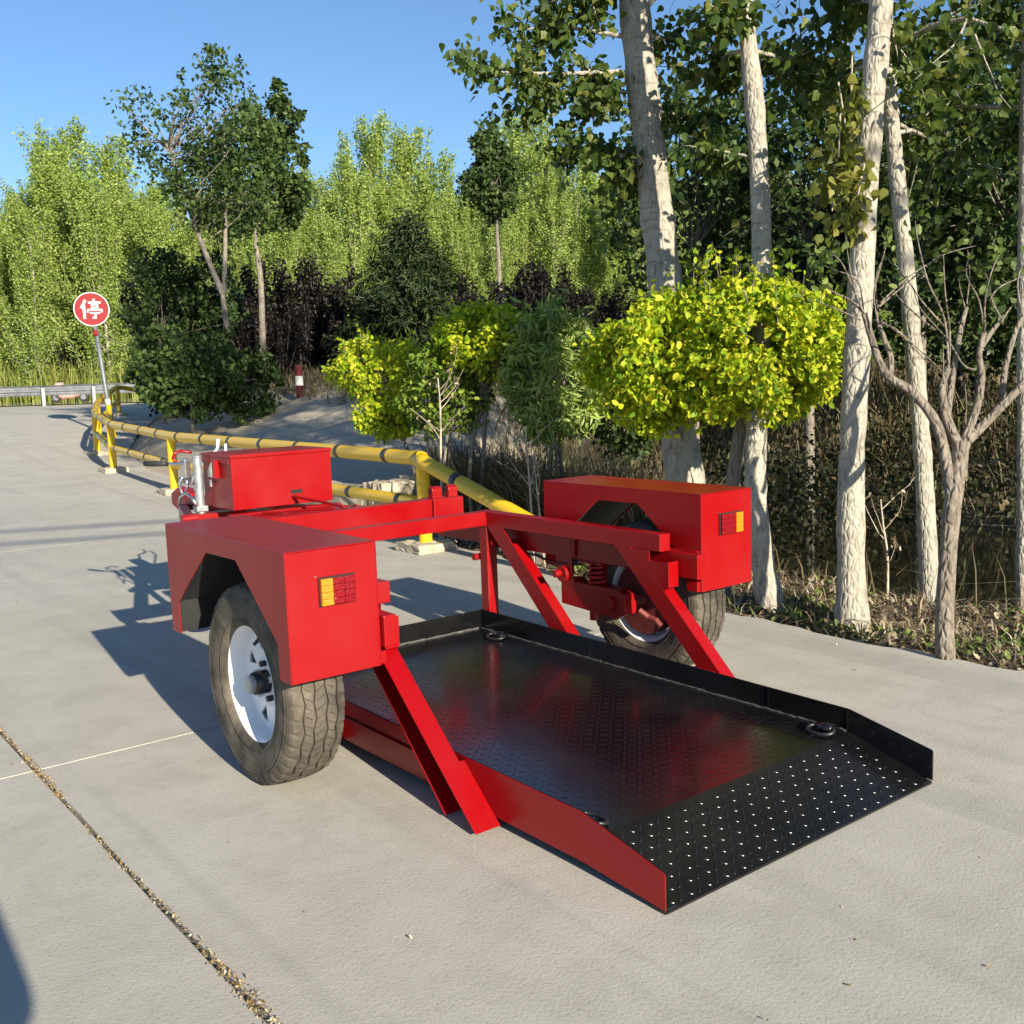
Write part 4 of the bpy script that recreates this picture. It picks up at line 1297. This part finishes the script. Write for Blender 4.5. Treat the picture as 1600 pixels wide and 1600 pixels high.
# ---- middle distance trees
def round_tree(name, base, path, crown_c, crown_r, n, leaf, mat, bmat, label, seed, r0, limbs=20, lump=1.0, forks=(), group=None, shape='diamond', up=.6, lobes=60, cat='tree', shell=.3):
    r = np.random.default_rng(seed); rr = random.Random(seed)
    w = MB(); q = smooth_path([base]+list(path), 6)
    w.tube(q, [r0*(1-.6*i/len(q)) for i in range(len(q))], 10)
    for f in forks:
        g = smooth_path(f[0], 6); w.tube(g, [f[1]*(1-.75*i/len(g)) for i in range(len(g))], 8)
    lv = []
    for (cc, cr, frac) in (crown_c if isinstance(crown_c, list) else [(crown_c, crown_r, 1.0)]):
        cc = np.array(cc); cr = np.array(cr); kk = max(14, int(lobes*1.9*frac))
        L = in_ellipsoid(r, kk, shell)*cr*.86 + cc
        lr = (.12+.17*r.random(kk))*cr.mean()*lump
        m_ = int(n*frac); idx = r.integers(0, kk, m_)
        d = unit(r.normal(size=(m_,3))); u = r.random(m_)**.5
        lv.append(L[idx] + d*(u*lr[idx])[:,None])
        src = q[len(q)//2:]
        if forks: src = src + smooth_path(forks[0][0], 6)[3:]
        for b in range(int(limbs*frac)):
            t = Vector(L[rr.randrange(kk)]); st = min(src, key=lambda p: (p-t).length*(1+.5*rr.random()) + (2 if p.z > t.z else 0))
            g = smooth_path([st, st.lerp(t,.55)+Vector((rr.gauss(0,.12),rr.gauss(0,.12),rr.gauss(0,.1))), t], 4)
            w.tube(g, [r0*.20*(1-.85*i/len(g)) for i in range(len(g))], 5, False)
            # leafy upright tips
            if t.z > cc[2]+cr[2]*.35:
                for j in range(22):
                    hh = .15+.5*cr[2]*.35*rr.random()
                    lv.append(np.array([[t.x+rr.gauss(0,.05), t.y+rr.gauss(0,.05), t.z+.1+hh]]))
    Pn = np.concatenate(lv)
    return finish_tree(name, Vector(base), label, cat, group, w, Pn, leaf, shape, mat, bmat, .4, up)

def G(px, py, d):   # survey point dropped on the ground
    p = A(px, py, d); p[2] = float(gz(p[0], p[1])) - .05; return p

round_tree('forked_tree', G(372,640,18), [A(362,560,18), A(350,480,18), A(348,455,18)],
           [(A(262,205,18),(.95,.9,1.15),.20),(A(345,190,18),(.85,.9,1.1),.36),(A(355,300,18.2),(.95,.8,1.0),.38),(A(300,300,18),(.6,.6,.7),.06)], None, 5200, .095, L_TREE, GREY_BARK,
           'slender forked tree with thin crown against the sky left of centre', 71, .075, 60, 1.5,
           forks=(([A(348,460,18),A(315,380,18),A(290,310,18),A(262,230,18)],.055),([A(350,460,18),A(352,380,18.1),A(352,280,18.1),A(350,190,18.1)],.05)))
round_tree('round_crowned_tree', G(408,560,20), [A(408,450,20), A(400,380,20), A(400,330,20)],
           [(A(405,275,20),(1.15,1.0,1.35),.72),(A(430,190,20),(.6,.5,.8),.18),(A(465,290,20),(.35,.5,.7),.1)], None, 7000, .115, L_TREE, GREY_BARK,
           'dense dark green maple like tree behind the forked tree', 72, .07, 50, 1.3)
round_tree('round_crowned_tree', G(780,520,26), [A(780,430,26), A(777,370,26), A(775,320,26)],
           [(A(768,285,26),(.88,.8,1.1),.8),(A(760,225,26),(.4,.4,.6),.2)], None, 5200, .13, L_TREE, GREY_BARK,
           'small dark green round crowned tree standing alone on a thin stem', 73, .065, 36, 1.2)
# big dark shrub next to the railing
round_tree('dark_shrub', G(300,655,16.4), [A(300,620,16.4), A(300,590,16.4)],
           [(A(285,600,16.4),(.95,.8,.66),.45),(A(375,600,16.8),(.75,.7,.72),.27),(A(240,570,17),(.5,.6,.7),.16),(A(330,560,16.8),(.7,.6,.6),.12)], None, 11000, .095, L_TREE, GREY_BARK,
           'big dark green shrub by the bend of the yellow railing', 74, .04, 12, lobes=80, cat='shrub')
round_tree('dark_shrub', G(250,560,20), [A(250,545,20), A(250,530,20)],
           [(A(260,470,20.5),(1.0,.8,1.2),.6),(A(330,470,21),(.8,.8,1.2),.4)], None, 6500, .11, L_DARK, GREY_BARK,
           'tall dark thicket right of the stop sign', 75, .04, 12, lobes=80, cat='shrub')
# conifer
def conifer(base, H, R, label, seed, n=15000):
    rr = random.Random(seed); r = np.random.default_rng(seed)
    w = MB(); b = Vector(base); w.tube([b, b+Vector((0,0,H))], [.09,.015], 8)
    lv = []; dirs = []
    for k in range(120):
        u = (k+rr.random())/120; z = .25+u*(H-.35); L = R*(1-u)**.8*(.7+.5*rr.random())+.12; az = rr.random()*6.283
        d = Vector((math.cos(az), math.sin(az), .22)); st = b+Vector((0,0,z))
        pts, rad = branch(rr, st, d, L, .02*(1-u)+.006, 6, .08, -.06)
        w.tube(pts, rad, 4, False)
        m_ = int(n*L/(120*R*.6))
        for _ in range(m_):
            i = rr.randrange(1, 6); x = pts[i].lerp(pts[i+1], rr.random()); s = .05+.12*(1-abs(i/6-.5))
            lv.append((x.x+rr.gauss(0,s), x.y+rr.gauss(0,s), x.z+rr.gauss(0,s*.45)-.04)); dirs.append((d.x*.9, d.y*.9, -.1))
    P0 = np.array(lv); o = empty('conifer_tree', b, label, 'tree')
    w.build('trunk', GREY_BARK, o, 0, True, fix=False)
    link('crown', leaf_mesh('conifer_crown', P0, np.full(len(P0), .15), 'lance', .25, .8, np.array(dirs)), L_CON, o)
conifer(G(645,600,20), 3.3, 1.45, 'dark spreading conifer in front of the plum hedge', 81)

# ---- copies: trees of the far wood, plum hedge
def copy_tree(o, loc, rz, s, label, sz=1.0):
    c = o.copy(); COL.objects.link(c); c.location = loc; c.rotation_euler = (0,0,rz); c.scale = (s, s, s*sz); c['label'] = label
    for ch in list(o.children):
        k = ch.copy(); COL.objects.link(k); k.parent = c
    return c

def far_poplar(seed, H=11.0, n=13500):
    rr = random.Random(seed); r = np.random.default_rng(seed)
    w = MB(); w.tube(smooth_path([(0,0,-.2),(rr.gauss(0,.1),rr.gauss(0,.1),H*.4),(rr.gauss(0,.15),rr.gauss(0,.15),H*.75),(0,0,H)], 5), trunk_radii(16,.11,.015), 8)
    lv = []
    nb = 44
    for k in range(nb):
        u = (k+rr.random())/nb; z = .8+u*(H-1.3); az = rr.random()*6.283
        L = (2.5*(1-.60*u)+.7)*(.7+.5*rr.random())
        # strongly rising branches make the spiky columnar outline
        pts, rad = branch(rr, (0,0,z), (math.cos(az)*.95, math.sin(az)*.95, .85), L, .03*(1-u)+.008, 7, .07, .13)
        w.tube(pts, rad, 4, False)
        for _ in range(int(n*.90/nb)):
            i = rr.randrange(1,7); x = pts[i].lerp(pts[i+1], rr.random()); s = .20*(1.25-i/7)+.035
            lv.append((x.x+rr.gauss(0,s), x.y+rr.gauss(0,s), x.z+rr.gauss(0,s)))
    for _ in range(int(n*.10)):
        u = rr.random()**.8; s = .9*(1-u)+.06
        lv.append((rr.gauss(0,s), rr.gauss(0,s), .4+u*(H-.2)))
    for k in range(10):
        az = rr.random()*6.283; q = .9*rr.random(); z = H*(.55+.22*rr.random())
        pts, rad = branch(rr, (math.cos(az)*q, math.sin(az)*q, z), (math.cos(az)*.12, math.sin(az)*.12, 1), H*(.24+.12*rr.random()), .02, 7, .04, .03)
        w.tube([(0,0,z-.8), pts[0]], [.02,.02], 4, False); w.tube(pts, rad, 4, False)
        for _ in range(240):
            u = rr.random()*6.99; i = int(u); x = pts[i].lerp(pts[i+1], u-i); s = .13*(1.1-i/7)+.03
            lv.append((x.x+rr.gauss(0,s), x.y+rr.gauss(0,s), x.z+rr.gauss(0,.08)))
    return w, np.array(lv)
FAR = []
for k in range(4):
    w, lv = far_poplar(100+k)
    o = empty('far_poplar', (0,0,0), 'x', 'tree', 'poplars of the far wood')
    w.build('trunk', POP_BARK, o, 0, True, fix=False, local=True)
    link('crown', leaf_mesh('far_crown', lv, np.full(len(lv), .13), 'diamond', .3, .5), L_FAR, o, local=True)
    FAR.append(o)
rr = random.Random(12)
spots = []
# surveyed tops along the skyline: pixel x, top y, depth
sky_line = [(-60,300,44),(-15,300,42),(30,310,47),(62,300,40),(105,232,43),(130,235,46),(160,290,41),(195,245,45),(215,300,48),(245,330,42),(330,330,48),(480,300,44),(520,270,46),(560,215,42),(590,240,47),(620,262,43),(650,255,48),(690,250,44),(715,300,40),(745,250,47),(800,200,43),(835,205,46),(870,235,42),(920,240,40),(945,245,45),(985,290,43),(1030,320,46),(1080,300,44),(1130,290,48),(1180,300,42),(1230,270,45),(1290,280,47),(1350,300,44),(1420,310,46),(1490,300,43),(1560,300,45),(1630,300,46),(280,300,50),(420,320,50),(880,300,50)]
names = ['pale green poplar of the far wood, counted along the skyline']
for i, (px, ty, d) in enumerate(sky_line):
    p = G(px, 600, d); top = A(px, ty, d)
    H = top[2]-p[2]; src = FAR[i % 4]
    s = H/12.2
    lab = 'pale green upright poplar of the far wood, %s tall one counted from the left' % ordinal(sorted(q[0] for q in sky_line).index(px)+1)
    if i < 4:
        src.location = p; src.rotation_euler = (0,0,rr.random()*6.28); src.scale = (s*1.05,s*1.05,s); src['label'] = lab
    else:
        copy_tree(src, p, rr.random()*6.28, s*(.95+.25*rr.random()), lab); COL.objects[-1]
for i in range(58):
    px = -70 + i*30.0 + rr.uniform(-14,14); d = rr.uniform(40,50); p = G(px, 600, d); ty = rr.uniform(255,350)
    H = A(px, ty, d)[2]-p[2]
    copy_tree(FAR[rr.randrange(4)], p, rr.random()*6.28, H/12.2, 'middling poplar between the tall ones of the far wood, %s such from the left' % ordinal(i+1))
# lower, nearer young poplars that close the gaps
for i in range(26):
    px = -60 + i*66 + rr.uniform(-20,20); d = rr.uniform(33,38) if px > 330 else rr.uniform(43,46)
    p = G(px, 600, d)
    copy_tree(FAR[i % 4], p, rr.random()*6.28, rr.uniform(.42,.62), 'short young poplar before the tall far wood, %s short one from the left' % ordinal(i+1))

def plum(seed, H=3.4, n=3600):
    rr = random.Random(seed); w = MB(); lv = []
    for k in range(9):
        az = rr.random()*6.283; q = .35*rr.random()
        pts, rad = branch(rr, (math.cos(az)*q, math.sin(az)*q, -.1), (math.cos(az)*.16, math.sin(az)*.16, 1), H*(.65+.4*rr.random()), .022, 9, .05, .03)
        w.tube(pts, rad, 5, False)
        for _ in range(n//9):
            u = rr.random()**.75*8.99; i = int(u); x = pts[i].lerp(pts[i+1], u-i); s = .16*(1.15-i/9)+.03
            lv.append((x.x+rr.gauss(0,s), x.y+rr.gauss(0,s), x.z+rr.gauss(0,.1)))
    return w, np.array(lv)
PL = []
for k in range(3):
    w, lv = plum(200+k)
    o = empty('plum_shrub', (0,0,0), 'x', 'shrub', 'plum shrubs of the dark hedge')
    w.build('trunk', GREY_BARK, o, 0, True, fix=False, local=True)
    link('crown', leaf_mesh('plum_crown', lv, np.full(len(lv), .12), 'diamond', .3, .5), L_PLUM, o, local=True)
    PL.append(o)
i = 0
HEDGE = [(272,410,25),(290,440,22),(315,415,24),(345,420,23),(385,405,24),(408,430,22.5),(432,380,25),(462,430,23),(488,395,25),(515,375,24),(540,400,23),(572,415,25),(605,430,26),(690,430,25),(725,420,24),(752,400,25),(790,410,24),(815,400,26),(846,375,24),(872,380,25),(905,410,23.5),(935,420,25),(965,415,24),(1000,425,25),(1035,430,24),(1075,420,25),(1120,430,24),(1165,425,25),(700,440,22),(830,430,22),(480,440,21.5),(560,470,21),(600,475,21),(655,480,22),(745,470,21),(797,470,21.5),(870,460,21),(910,465,21.5),(950,470,21),(990,465,21.5),(530,460,20.8),(440,470,21),(395,470,21),(1040,470,21.5)]
for px, ty, d in HEDGE:
    p = G(px, 560, d); H = A(px, ty+28, d)[2]-p[2]; s = H/3.3
    lab = 'dark purple plum shrub of the hedge, %s one counted from the left' % ordinal(sorted(q[0] for q in HEDGE).index(px)+1)
    if i < 3:
        o = PL[i]; o.location = p; o.rotation_euler = (0,0,rr.random()*6.28); o.scale = (s,s,s); o['label'] = lab
    else: copy_tree(PL[i % 3], p, rr.random()*6.28, s, lab)
    i += 1
o = copy_tree(PL[0], G(115,560,41), .4, .85, 'reddish plum bush standing in the reeds left of the stop sign')

# ---- dark trees across the ditch on the right
for k, (px, d, cy, cr, rz) in enumerate([(1085,15,330,1.5,1.8),(1180,17,400,1.4,1.7),(1265,14,300,1.5,1.9),(1350,16,430,1.5,1.7),(1440,13,330,1.5,1.9),(1530,15,420,1.6,1.9),(1600,12.5,300,1.5,1.8),(1500,17,200,1.7,2.0),(1660,14.5,450,1.5,1.8),(1610,18,380,1.8,2.2)]):
    round_tree('bank_tree', G(px, 640, d), [A(px, 560, d), A(px, cy+60, d)],
               [(A(px, cy, d),(cr, cr, rz),.8),(A(px+rr.uniform(-60,60), cy-110, d),(cr*.7,cr*.7,rz*.6),.2)], None, 5200, .125, L_DARK if k % 3 else L_MID, GREY_BARK,
               ['dark leafy tree behind the thick leaning poplar','dark tree filling the gap behind the slim poplar','dark leafy tree left of the white poplar trunk','low dark tree behind the white poplar trunk','dark leafy tree behind the shaded poplar trunk','dark leafy tree behind the pollarded tree','dark leafy tree at the right edge of the picture','tall dark tree high above the pollarded tree','low dark tree at the right edge beyond the ditch','broad dark tree farthest right beyond the ditch'][k],
               300+k, .08, 24, group='dark trees across the ditch', lobes=70)

# ------------------------------------------------------------------ ground cover
def scatter(n, x0, x1, y0, y1, seed, emin=.05, emax=99, zmin=-9, clump=0.0):
    r = np.random.default_rng(seed)
    x = x0+(x1-x0)*r.random(n); y = y0+(y1-y0)*r.random(n)
    e = x-xe(y); z = gz(x, y)
    k = (e > emin) & (e < emax) & (z > zmin)
    if clump: k &= (np.sin(x*2.3+1.7*np.sin(y*1.9))*np.sin(y*2.9+np.sin(x*3.1)) + .35*r.normal(size=n)) > clump
    return np.stack([x, y, z-.01], 1)[k]
def stuff(name, me, mat, label, cat):
    return tag(link(name, me, mat), label, cat, kind='stuff')
DG = scatter(60000, 2.4, 7.5, 2.6, 6.2, 1, .55, 9, -1.0); DG = DG[(DG[:,0]-xe(DG[:,1]) < 1.0+2.0*np.clip(DG[:,1]-3.4,0,9)) & ((DG[:,1] > 3.3) | (rng.random(len(DG)) < .15))]
stuff('dry_grass', blade_mesh('dry_grass', DG, .70, 1.3, .55), L_DRY, 'tall dry grass covering the ditch banks', 'grass')
stuff('shore_stalks', blade_mesh('shore_stalks', scatter(420, 2.6, 4.6, -.5, 2.8, 12, .8, 2.2), .34, .8, 1.1), L_DRY, 'sparse dead stalks at the edge of the dark water', 'stalks')
stuff('bank_grass', blade_mesh('bank_grass', scatter(22000, 8.5, 22, -3, 16, 2, 6.5, 30, -.8), .9, 2.2, .6), L_DRY, 'dry grass on the far bank of the ditch', 'grass')
stuff('edge_straw', blade_mesh('edge_straw', scatter(9000, 1.9, 3.8, -3, 3.4, 3, .10, 1.8), .12, .8, 1.6), L_LITTER, 'short straw and dead stalks along the pavement edge', 'straw')
stuff('leaf_litter', leaf_mesh('leaf_litter', scatter(12000, 1.9, 4.4, -3, 6, 4, .03, 2.3)+np.array([0,0,.02]), np.full(len(scatter(12000, 1.9, 4.4, -3, 6, 4, .03, 2.3)), .045), 'oval', .0, 2.2), L_LITTER, 'brown fallen leaves on the strip beside the pavement', 'leaf litter')
stuff('weeds', leaf_mesh('weeds', scatter(16000, 1.95, 3.6, -2, 4.6, 5, .12, 1.4, -9, .25)+np.array([0,0,.035]), np.full(len(scatter(16000, 1.95, 3.6, -2, 4.6, 5, .12, 1.4, -9, .25)), .04), 'oval', -.3, 1.4), L_WEED, 'low green weeds along the pavement edge', 'weeds')
stuff('mound_grass', blade_mesh('mound_grass', scatter(16000, 2.5, 12, 6.5, 19, 6, 2.6, 9), .35, 1.6, .7), L_DRY, 'thin dry grass on top of the mound', 'grass')
def reeds():
    r = np.random.default_rng(9); n = 26000
    t = r.random(n)*62-26; o = 3.4+5*r.random(n)
    x = GR_A.x + GR_D.x*t + nn.x*o; y = GR_A.y + GR_D.y*t + nn.y*o
    Pn = np.stack([x, y, np.full(n, .85)], 1)
    me = blade_mesh('reeds', Pn, 1.5, 6.0, .22, r)
    stuff('reeds', me, L_REED, 'bright green reeds behind the guard rail', 'reeds')
reeds()
def underbrush():
    r = np.random.default_rng(10); P0 = []
    for k in range(26):
        px = 990+25*k+r.normal()*10; d = 10.5+5*r.random(); c = A(px, 600, d); c[2] = max(float(gz(c[0],c[1])),-.5)+.35
        m_ = 300; P0.append(c + r.normal(size=(m_,3))*np.array([.40,.40,.30]))
    P0 = np.concatenate(P0)
    stuff('underbrush', leaf_mesh('underbrush', P0, np.full(len(P0), .075), 'oval', .3, .5), L_DRYG, 'dull green and brown underbrush on the far bank', 'underbrush')
L_DRYG = leafmat('underbrush_leaf', [(0,(.016,.026,.009)),(.5,(.036,.044,.016)),(.85,(.08,.068,.035)),(1,(.18,.14,.08))], .25, .2)  # leaf tones darkened to stand in for deeper shade on the bank
underbrush()

# ------------------------------------------------------------------ overhead cables behind the viewer (their shadows cross the road)
def cables():
    POLE = plain('cement_pole', (.42,.40,.36), .9, 0, .2, 6, .3)
    a = Vector((-17.0, .0, 0)); b = Vector((12.8, -12.9, 0))
    for k, p in enumerate((a, b)):
        o = empty('utility_pole', p, ['cement utility pole far to the left behind the viewer','cement utility pole far to the right behind the viewer'][k], 'pole', 'utility poles')
        z = float(gz(p.x,p.y))
        MB().cyl((p.x,p.y,z-.2),(p.x,p.y,6.6),.15,16,.11).build('shaft', POLE, o, 0)
        MB().box((p.x-.05,p.y-.7,6.1),(p.x+.05,p.y+.7,6.2)).build('crossarm', POLE, o, .01)
    for k, off in enumerate((0.0, .62)):
        pts = []
        for i in range(25):
            u = i/24; p = a.lerp(b, u); pts.append((p.x, p.y+off-.3, 6.15+.12*k-.5*math.sin(math.pi*u)))
        o = MB().tube(pts, .030, 8).build('overhead_cable', GRIP, None, 0, True)
        tag(o, ['overhead cable nearer the viewer','overhead cable farther from the viewer'][0 if k else 1], 'cable', 'overhead cables')
cables()

# ------------------------------------------------------------------ the person taking the picture (only the shadow reaches the frame)
def photographer():
    cx, cy = -2.56, -2.10
    o = empty('person', (cx,cy,0), 'person in dark clothes standing behind the viewer holding up a phone', 'person')
    CLOTH = plain('dark_cloth', (.03,.035,.05), .9, 0, .2, 9, .3); SKIN = plain('skin', (.45,.27,.19), .55, 0, .08, 9, .05); HAIR = plain('hair', (.012,.010,.009), .6)
    ph = Vector(CAM) - Vector(FWD)*.05
    rx = Vector((RGT[0],RGT[1],0)).normalized(); f = Vector((FWD[0],FWD[1],0)).normalized(); c = Vector((cx,cy,0)); Z = Vector((0,0,1))
    pts = {}; ed = []
    def v(n, p, r, par=None):
        pts[n] = (p, r); 
        if par: ed.append((par, n))
    v('pelvis', c+Z*.92, .15); v('waist', c+Z*1.08, .135, 'pelvis'); v('chest', c+Z*1.30+f*.02, .16, 'waist'); v('neck', c+Z*1.47+f*.03, .06, 'chest')
    for s_, nm in ((1,'r'),(-1,'l')):
        v('sh'+nm, c+Z*1.41+rx*s_*.19, .065, 'chest'); 
        el = c+Z*1.06+rx*s_*.29+f*.10; hd = ph + rx*s_*.085 - Z*.02 - f*.03
        v('el'+nm, el, .068, 'sh'+nm); v('wr'+nm, hd.lerp(el,.18), .032, 'el'+nm)
        v('hip'+nm, c+Z*.86+rx*s_*.10, .10, 'pelvis'); v('kn'+nm, c+Z*.48+rx*s_*.12+f*.03, .065, 'hip'+nm); v('an'+nm, c+Z*.09+rx*s_*.13, .045, 'kn'+nm); v('to'+nm, c+Z*.05+rx*s_*.15+f*.17, .04, 'an'+nm)
    names = list(pts)
    me = bpy.data.meshes.new('body'); me.from_pydata([tuple(pts[n][0]) for n in names], [(names.index(a), names.index(b)) for a, b in ed], [])
    b = link('body', me, CLOTH, o)
    b.modifiers.new('skin', 'SKIN'); 
    for i, n in enumerate(names): me.skin_vertices[0].data[i].radius = (pts[n][1], pts[n][1]*(.72 if n in ('chest','waist','pelvis') else 1)); me.skin_vertices[0].data[i].use_root = (n == 'pelvis')
    sb = b.modifiers.new('sub', 'SUBSURF'); sb.levels = 2; sb.render_levels = 2
    h = c+Z*1.60+f*.06
    prof = [(-.115,.0),(-.105,.04),(-.07,.062),(-.02,.074),(.04,.076),(.09,.06),(.115,.03),(.12,0)]
    MB().lathe([(z, r) for z, r in prof], 20, h, 'z').build('head', SKIN, o, 0, True)
    MB().lathe([(.0,.079),(.05,.083),(.10,.066),(.127,.03),(.13,0)], 20, h-f*.012, 'z').build('hair', HAIR, o, 0, True)
    for s_ in (1,-1):
        MB().tube([h+rx*s_*.072-Z*.02, h+rx*s_*.084+Z*.015], [.012,.016], 8).build('ear', SKIN, o, 0, True)
        hd = ph + rx*s_*.085 - Z*.02 - f*.03; el = c+Z*1.06+rx*s_*.29+f*.10
        hand = MB().tube([hd.lerp(el,.20), hd.lerp(el,.05), hd], [.026,.036,.028], 10).build('hand', SKIN, o, 0, True)
        for k in range(4):
            q = hd + Z*(.03-.02*k)
            MB().tube([q-f*.01, q+f*.022-rx*s_*.008, q+f*.026-rx*s_*.028], [.009,.0085,.007], 7).build('finger', SKIN, hand, 0, True)
        MB().tube([hd-f*.012+Z*.02, hd-f*.03+Z*.035-rx*s_*.02, hd-f*.026+Z*.04-rx*s_*.04], [.011,.010,.008], 7).build('thumb', SKIN, hand, 0, True)
    MB().tube([h+f*.074+Z*.02, h+f*.094-Z*.025], [.007,.012], 8).build('nose', SKIN, o, 0, True)
    p2 = empty('phone', ph-f*.012, 'phone held up by the person behind the viewer', 'phone')
    MB().beam(ph-f*.012-rx*.08, ph-f*.012+rx*.08, .009, .075).build('case', GRIP, p2, .003)
    MB().beam(ph-f*.0173-rx*.074, ph-f*.0173+rx*.074, .001, .069).build('screen', BLACK, p2, 0)
photographer()
